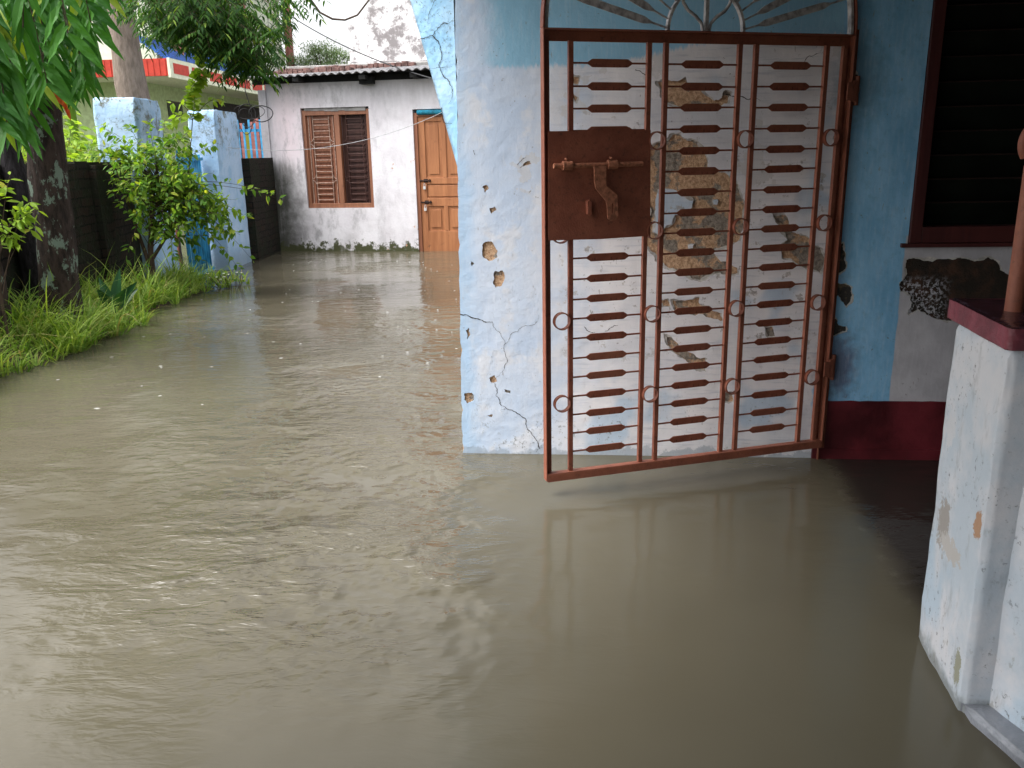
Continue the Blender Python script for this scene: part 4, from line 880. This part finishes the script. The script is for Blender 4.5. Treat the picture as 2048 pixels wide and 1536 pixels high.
# grass along the bank
mb = MB(); rn = random.Random(41)
for tf in range(430):
    y = 4.3+rn.random()**1.05*5.6; x = bankx(y)+rn.uniform(-.62, .10)
    if y > 9.4 and rn.random() < (y-9.4)*1.8: continue
    hgt = .9+.7*mn.noise(V((x*1.7, y*1.3, 9))); e0 = (x-bankx(y)+.62)/.75; fade = 1-.35*max(0, (y-8)/2)
    for b_ in range(rn.randint(9, 24)):
        az = rn.uniform(0, 6.28); rr = rn.random()*.07; p = V((x+rr*math.cos(az), y+rr*math.sin(az), .0+.06*min(1, max(0, (bankx(y)+.1-x)*3))))
        L = rn.uniform(.17, .56)*hgt*fade*(1.05-.3*e0); L *= 1.6 if rn.random() < .10 else 1
        az2 = az+rn.gauss(0, .5)+(-.3 if e0 > .6 else 0); ln = rn.uniform(.05, .75)+.35*e0*rn.random(); hx = V((math.cos(az2), math.sin(az2), 0))
        d = (hx*ln+V((0, 0, 1))).normalized(); s = V((-hx.y, hx.x, 0))*rn.choice((1, .7))+V((rn.uniform(-.6, .6), 0, 0)); s.normalize(); wd = rn.uniform(.0035, .0075); vs = []; bend = rn.uniform(.2, .75)
        for k in range(6):
            t = k/5; c = p+d*L*t+hx*(L*bend*t*t*.7)-V((0, 0, L*bend*.75*t**2.4)); hw = s*wd*(1-t**2*.98); vs += [c+hw, c-hw]
        mb.add(vs, [(2*k, 2*k+1, 2*k+3, 2*k+2) for k in range(5)])
tag(mb.build('grass', MT['grass']), 'long bright green grass fringing the flooded lane below the boundary wall', 'grass', kind='stuff')
bp = empty('broadleaf_weed', (-3.5, 7.35, .1), 0, 'dark broad-leaved weed rising out of the grass right of the lichen trunk', 'plant'); mb = MB()
for az, el, L in ((1.2, 1.3, .5), (2.6, 1.2, .42), (0.2, 1.0, .42), (4.4, 1.1, .36), (5.6, .9, .4), (.9, .8, .36)):
    leaf(mb, V((0, 0, 0)), V((math.cos(az)*math.cos(el), math.sin(az)*math.cos(el), math.sin(el))), V((.3, -1, .4)), L, .085, 6, .2, 0, 0, .35)
mb.build('leaf', MT['lbroad'], bp)
fl = empty('flowering_weed', tuple(onz(468, 575, 0)), 0, 'small white-flowered weed at the far tip of the grass', 'plant'); mb = MB(); f2 = MB(); st = MB()
for k in range(26):
    e = V((rn.uniform(-.28, .12), rn.uniform(-.15, .15), rn.uniform(.03, .17))); st.tube([V((e.x*.4, e.y*.4, -.05)), e], .003, 4)
    leaf(mb, e, rv(rn)+V((0, 0, .2)), V((0, 0, 1)), .06, .03, 3, .1)
    if k % 2:
        for j in range(4): leaf(f2, e+V((0, 0, .01)), V((math.cos(j*1.57), math.sin(j*1.57), .4)), V((0, 0, 1)), .022, .016, 2, 0)
mb.build('foliage', MT['lbush'], fl); f2.build('flowers', MT['white'], fl); st.build('stems', MT['twig'], fl)

# distant feathery tree, haze put into its paler leaf colour
q = ony(650, 125, 26); ft = empty('distant_tree', (q.x, 26, 0), 0, 'pale distant spreading tree in the gap above the hut roof', 'tree'); o0 = V(ft.location); mb = MB(); st = MB(); rn = random.Random(51)
zb = 3.4; st.tube([(0, 0, -.4), (.02, 0, zb), (0, 0, zb+.4)], [.12, .09, .06], 8)
for i in range(46):
    a_ = rn.uniform(0, 6.28); rr = rn.uniform(.2, 1.15); e = V((rr*math.cos(a_), rr*math.sin(a_)*.8, zb+.35+rn.random()*.85*(1.25-rr*.7)))
    st.tube([V((0, 0, zb)), V((e.x*.5, e.y*.5, zb+.35)), e], [.028, .015, .005], 5)
    for k in range(150):
        p = e+V((rn.gauss(0, .17), rn.gauss(0, .17), rn.gauss(0, .07))); leaf(mb, p, rv(rn), V((0, 0, 1)), .075, .03, 2, 0)
mb.build('foliage', MT['lfar'], ft); st.build('branches', MT['twig'], ft)

# ---------------------------------------------------------------- wires
def wire(pts, r, mat, lab):
    mb = MB(); mb.tube(pts, r, 5, cap=False); o = mb.build('cable', mat); tag(o, lab, 'cable')
def sag(a, b, s, n=16): return [a.lerp(b, i/n)-V((0, 0, s*4*(i/n)*(1-i/n))) for i in range(n+1)]
wire(sag(ony(560, 18, 16), ony(875, 160, 11.9), .12), .009, MT['wire'], 'dark overhead cable sloping down across the hut roof')
wire(sag(ony(380, 283, 11.2), ony(890, 222, 12.2), .28), .004, MT['lwire'], 'thin pale wire sagging across the front of the hut')
mb = MB(); c_ = ony(505, 228, 12.6)
for k, (rx, rz_, ox, oz) in enumerate(((.17, .11, .12, 0), (.12, .16, -.08, -.02), (.22, .1, -.05, .03), (.10, .18, -.12, -.1))):
    mb.tube([c_+V((ox+rx*math.cos(q), .03*math.sin(2*q)+k*.012, oz+rz_*math.sin(q))) for q in [2*math.pi*i/24 for i in range(25)]], .005 if k else .008, 5, cap=False)
mb.tube([ony(495, 150, 12.6), ony(490, 180, 12.6), c_], .007, 5); tag(mb.build('cable_coil', MT['wire']), 'loops of black cable coiled at the left corner of the hut', 'cable')

# ---------------------------------------------------------------- rain splashes on the water
mb = MB(); rn = random.Random(61); i = 0
while i < 80:
    y = 4.6+rn.random()**.75*7.6; x = rn.uniform(-3.2, -.4)
    if x < bankx(min(y, 9.5))+.2: continue
    i += 1; r = rn.uniform(.005, .017); n = 9; vs = [(x, y, .0026)]
    for k in range(n):
        q = 2*math.pi*k/n; rr = r*rn.uniform(.45, 1.3); vs.append((x+rr*1.3*math.cos(q), y+rr*math.sin(q), -.0005))
    mb.add(vs, [(0, 1+k, 1+(k+1) % n) for k in range(n)], 0, True)
k = N('splash_water', .2, .8); k.col((.42, .42, .40)); tag(mb.build('rain_splashes', k.mat), 'tiny pale raindrop splashes scattered over the flooded lane', 'splashes', kind='stuff')
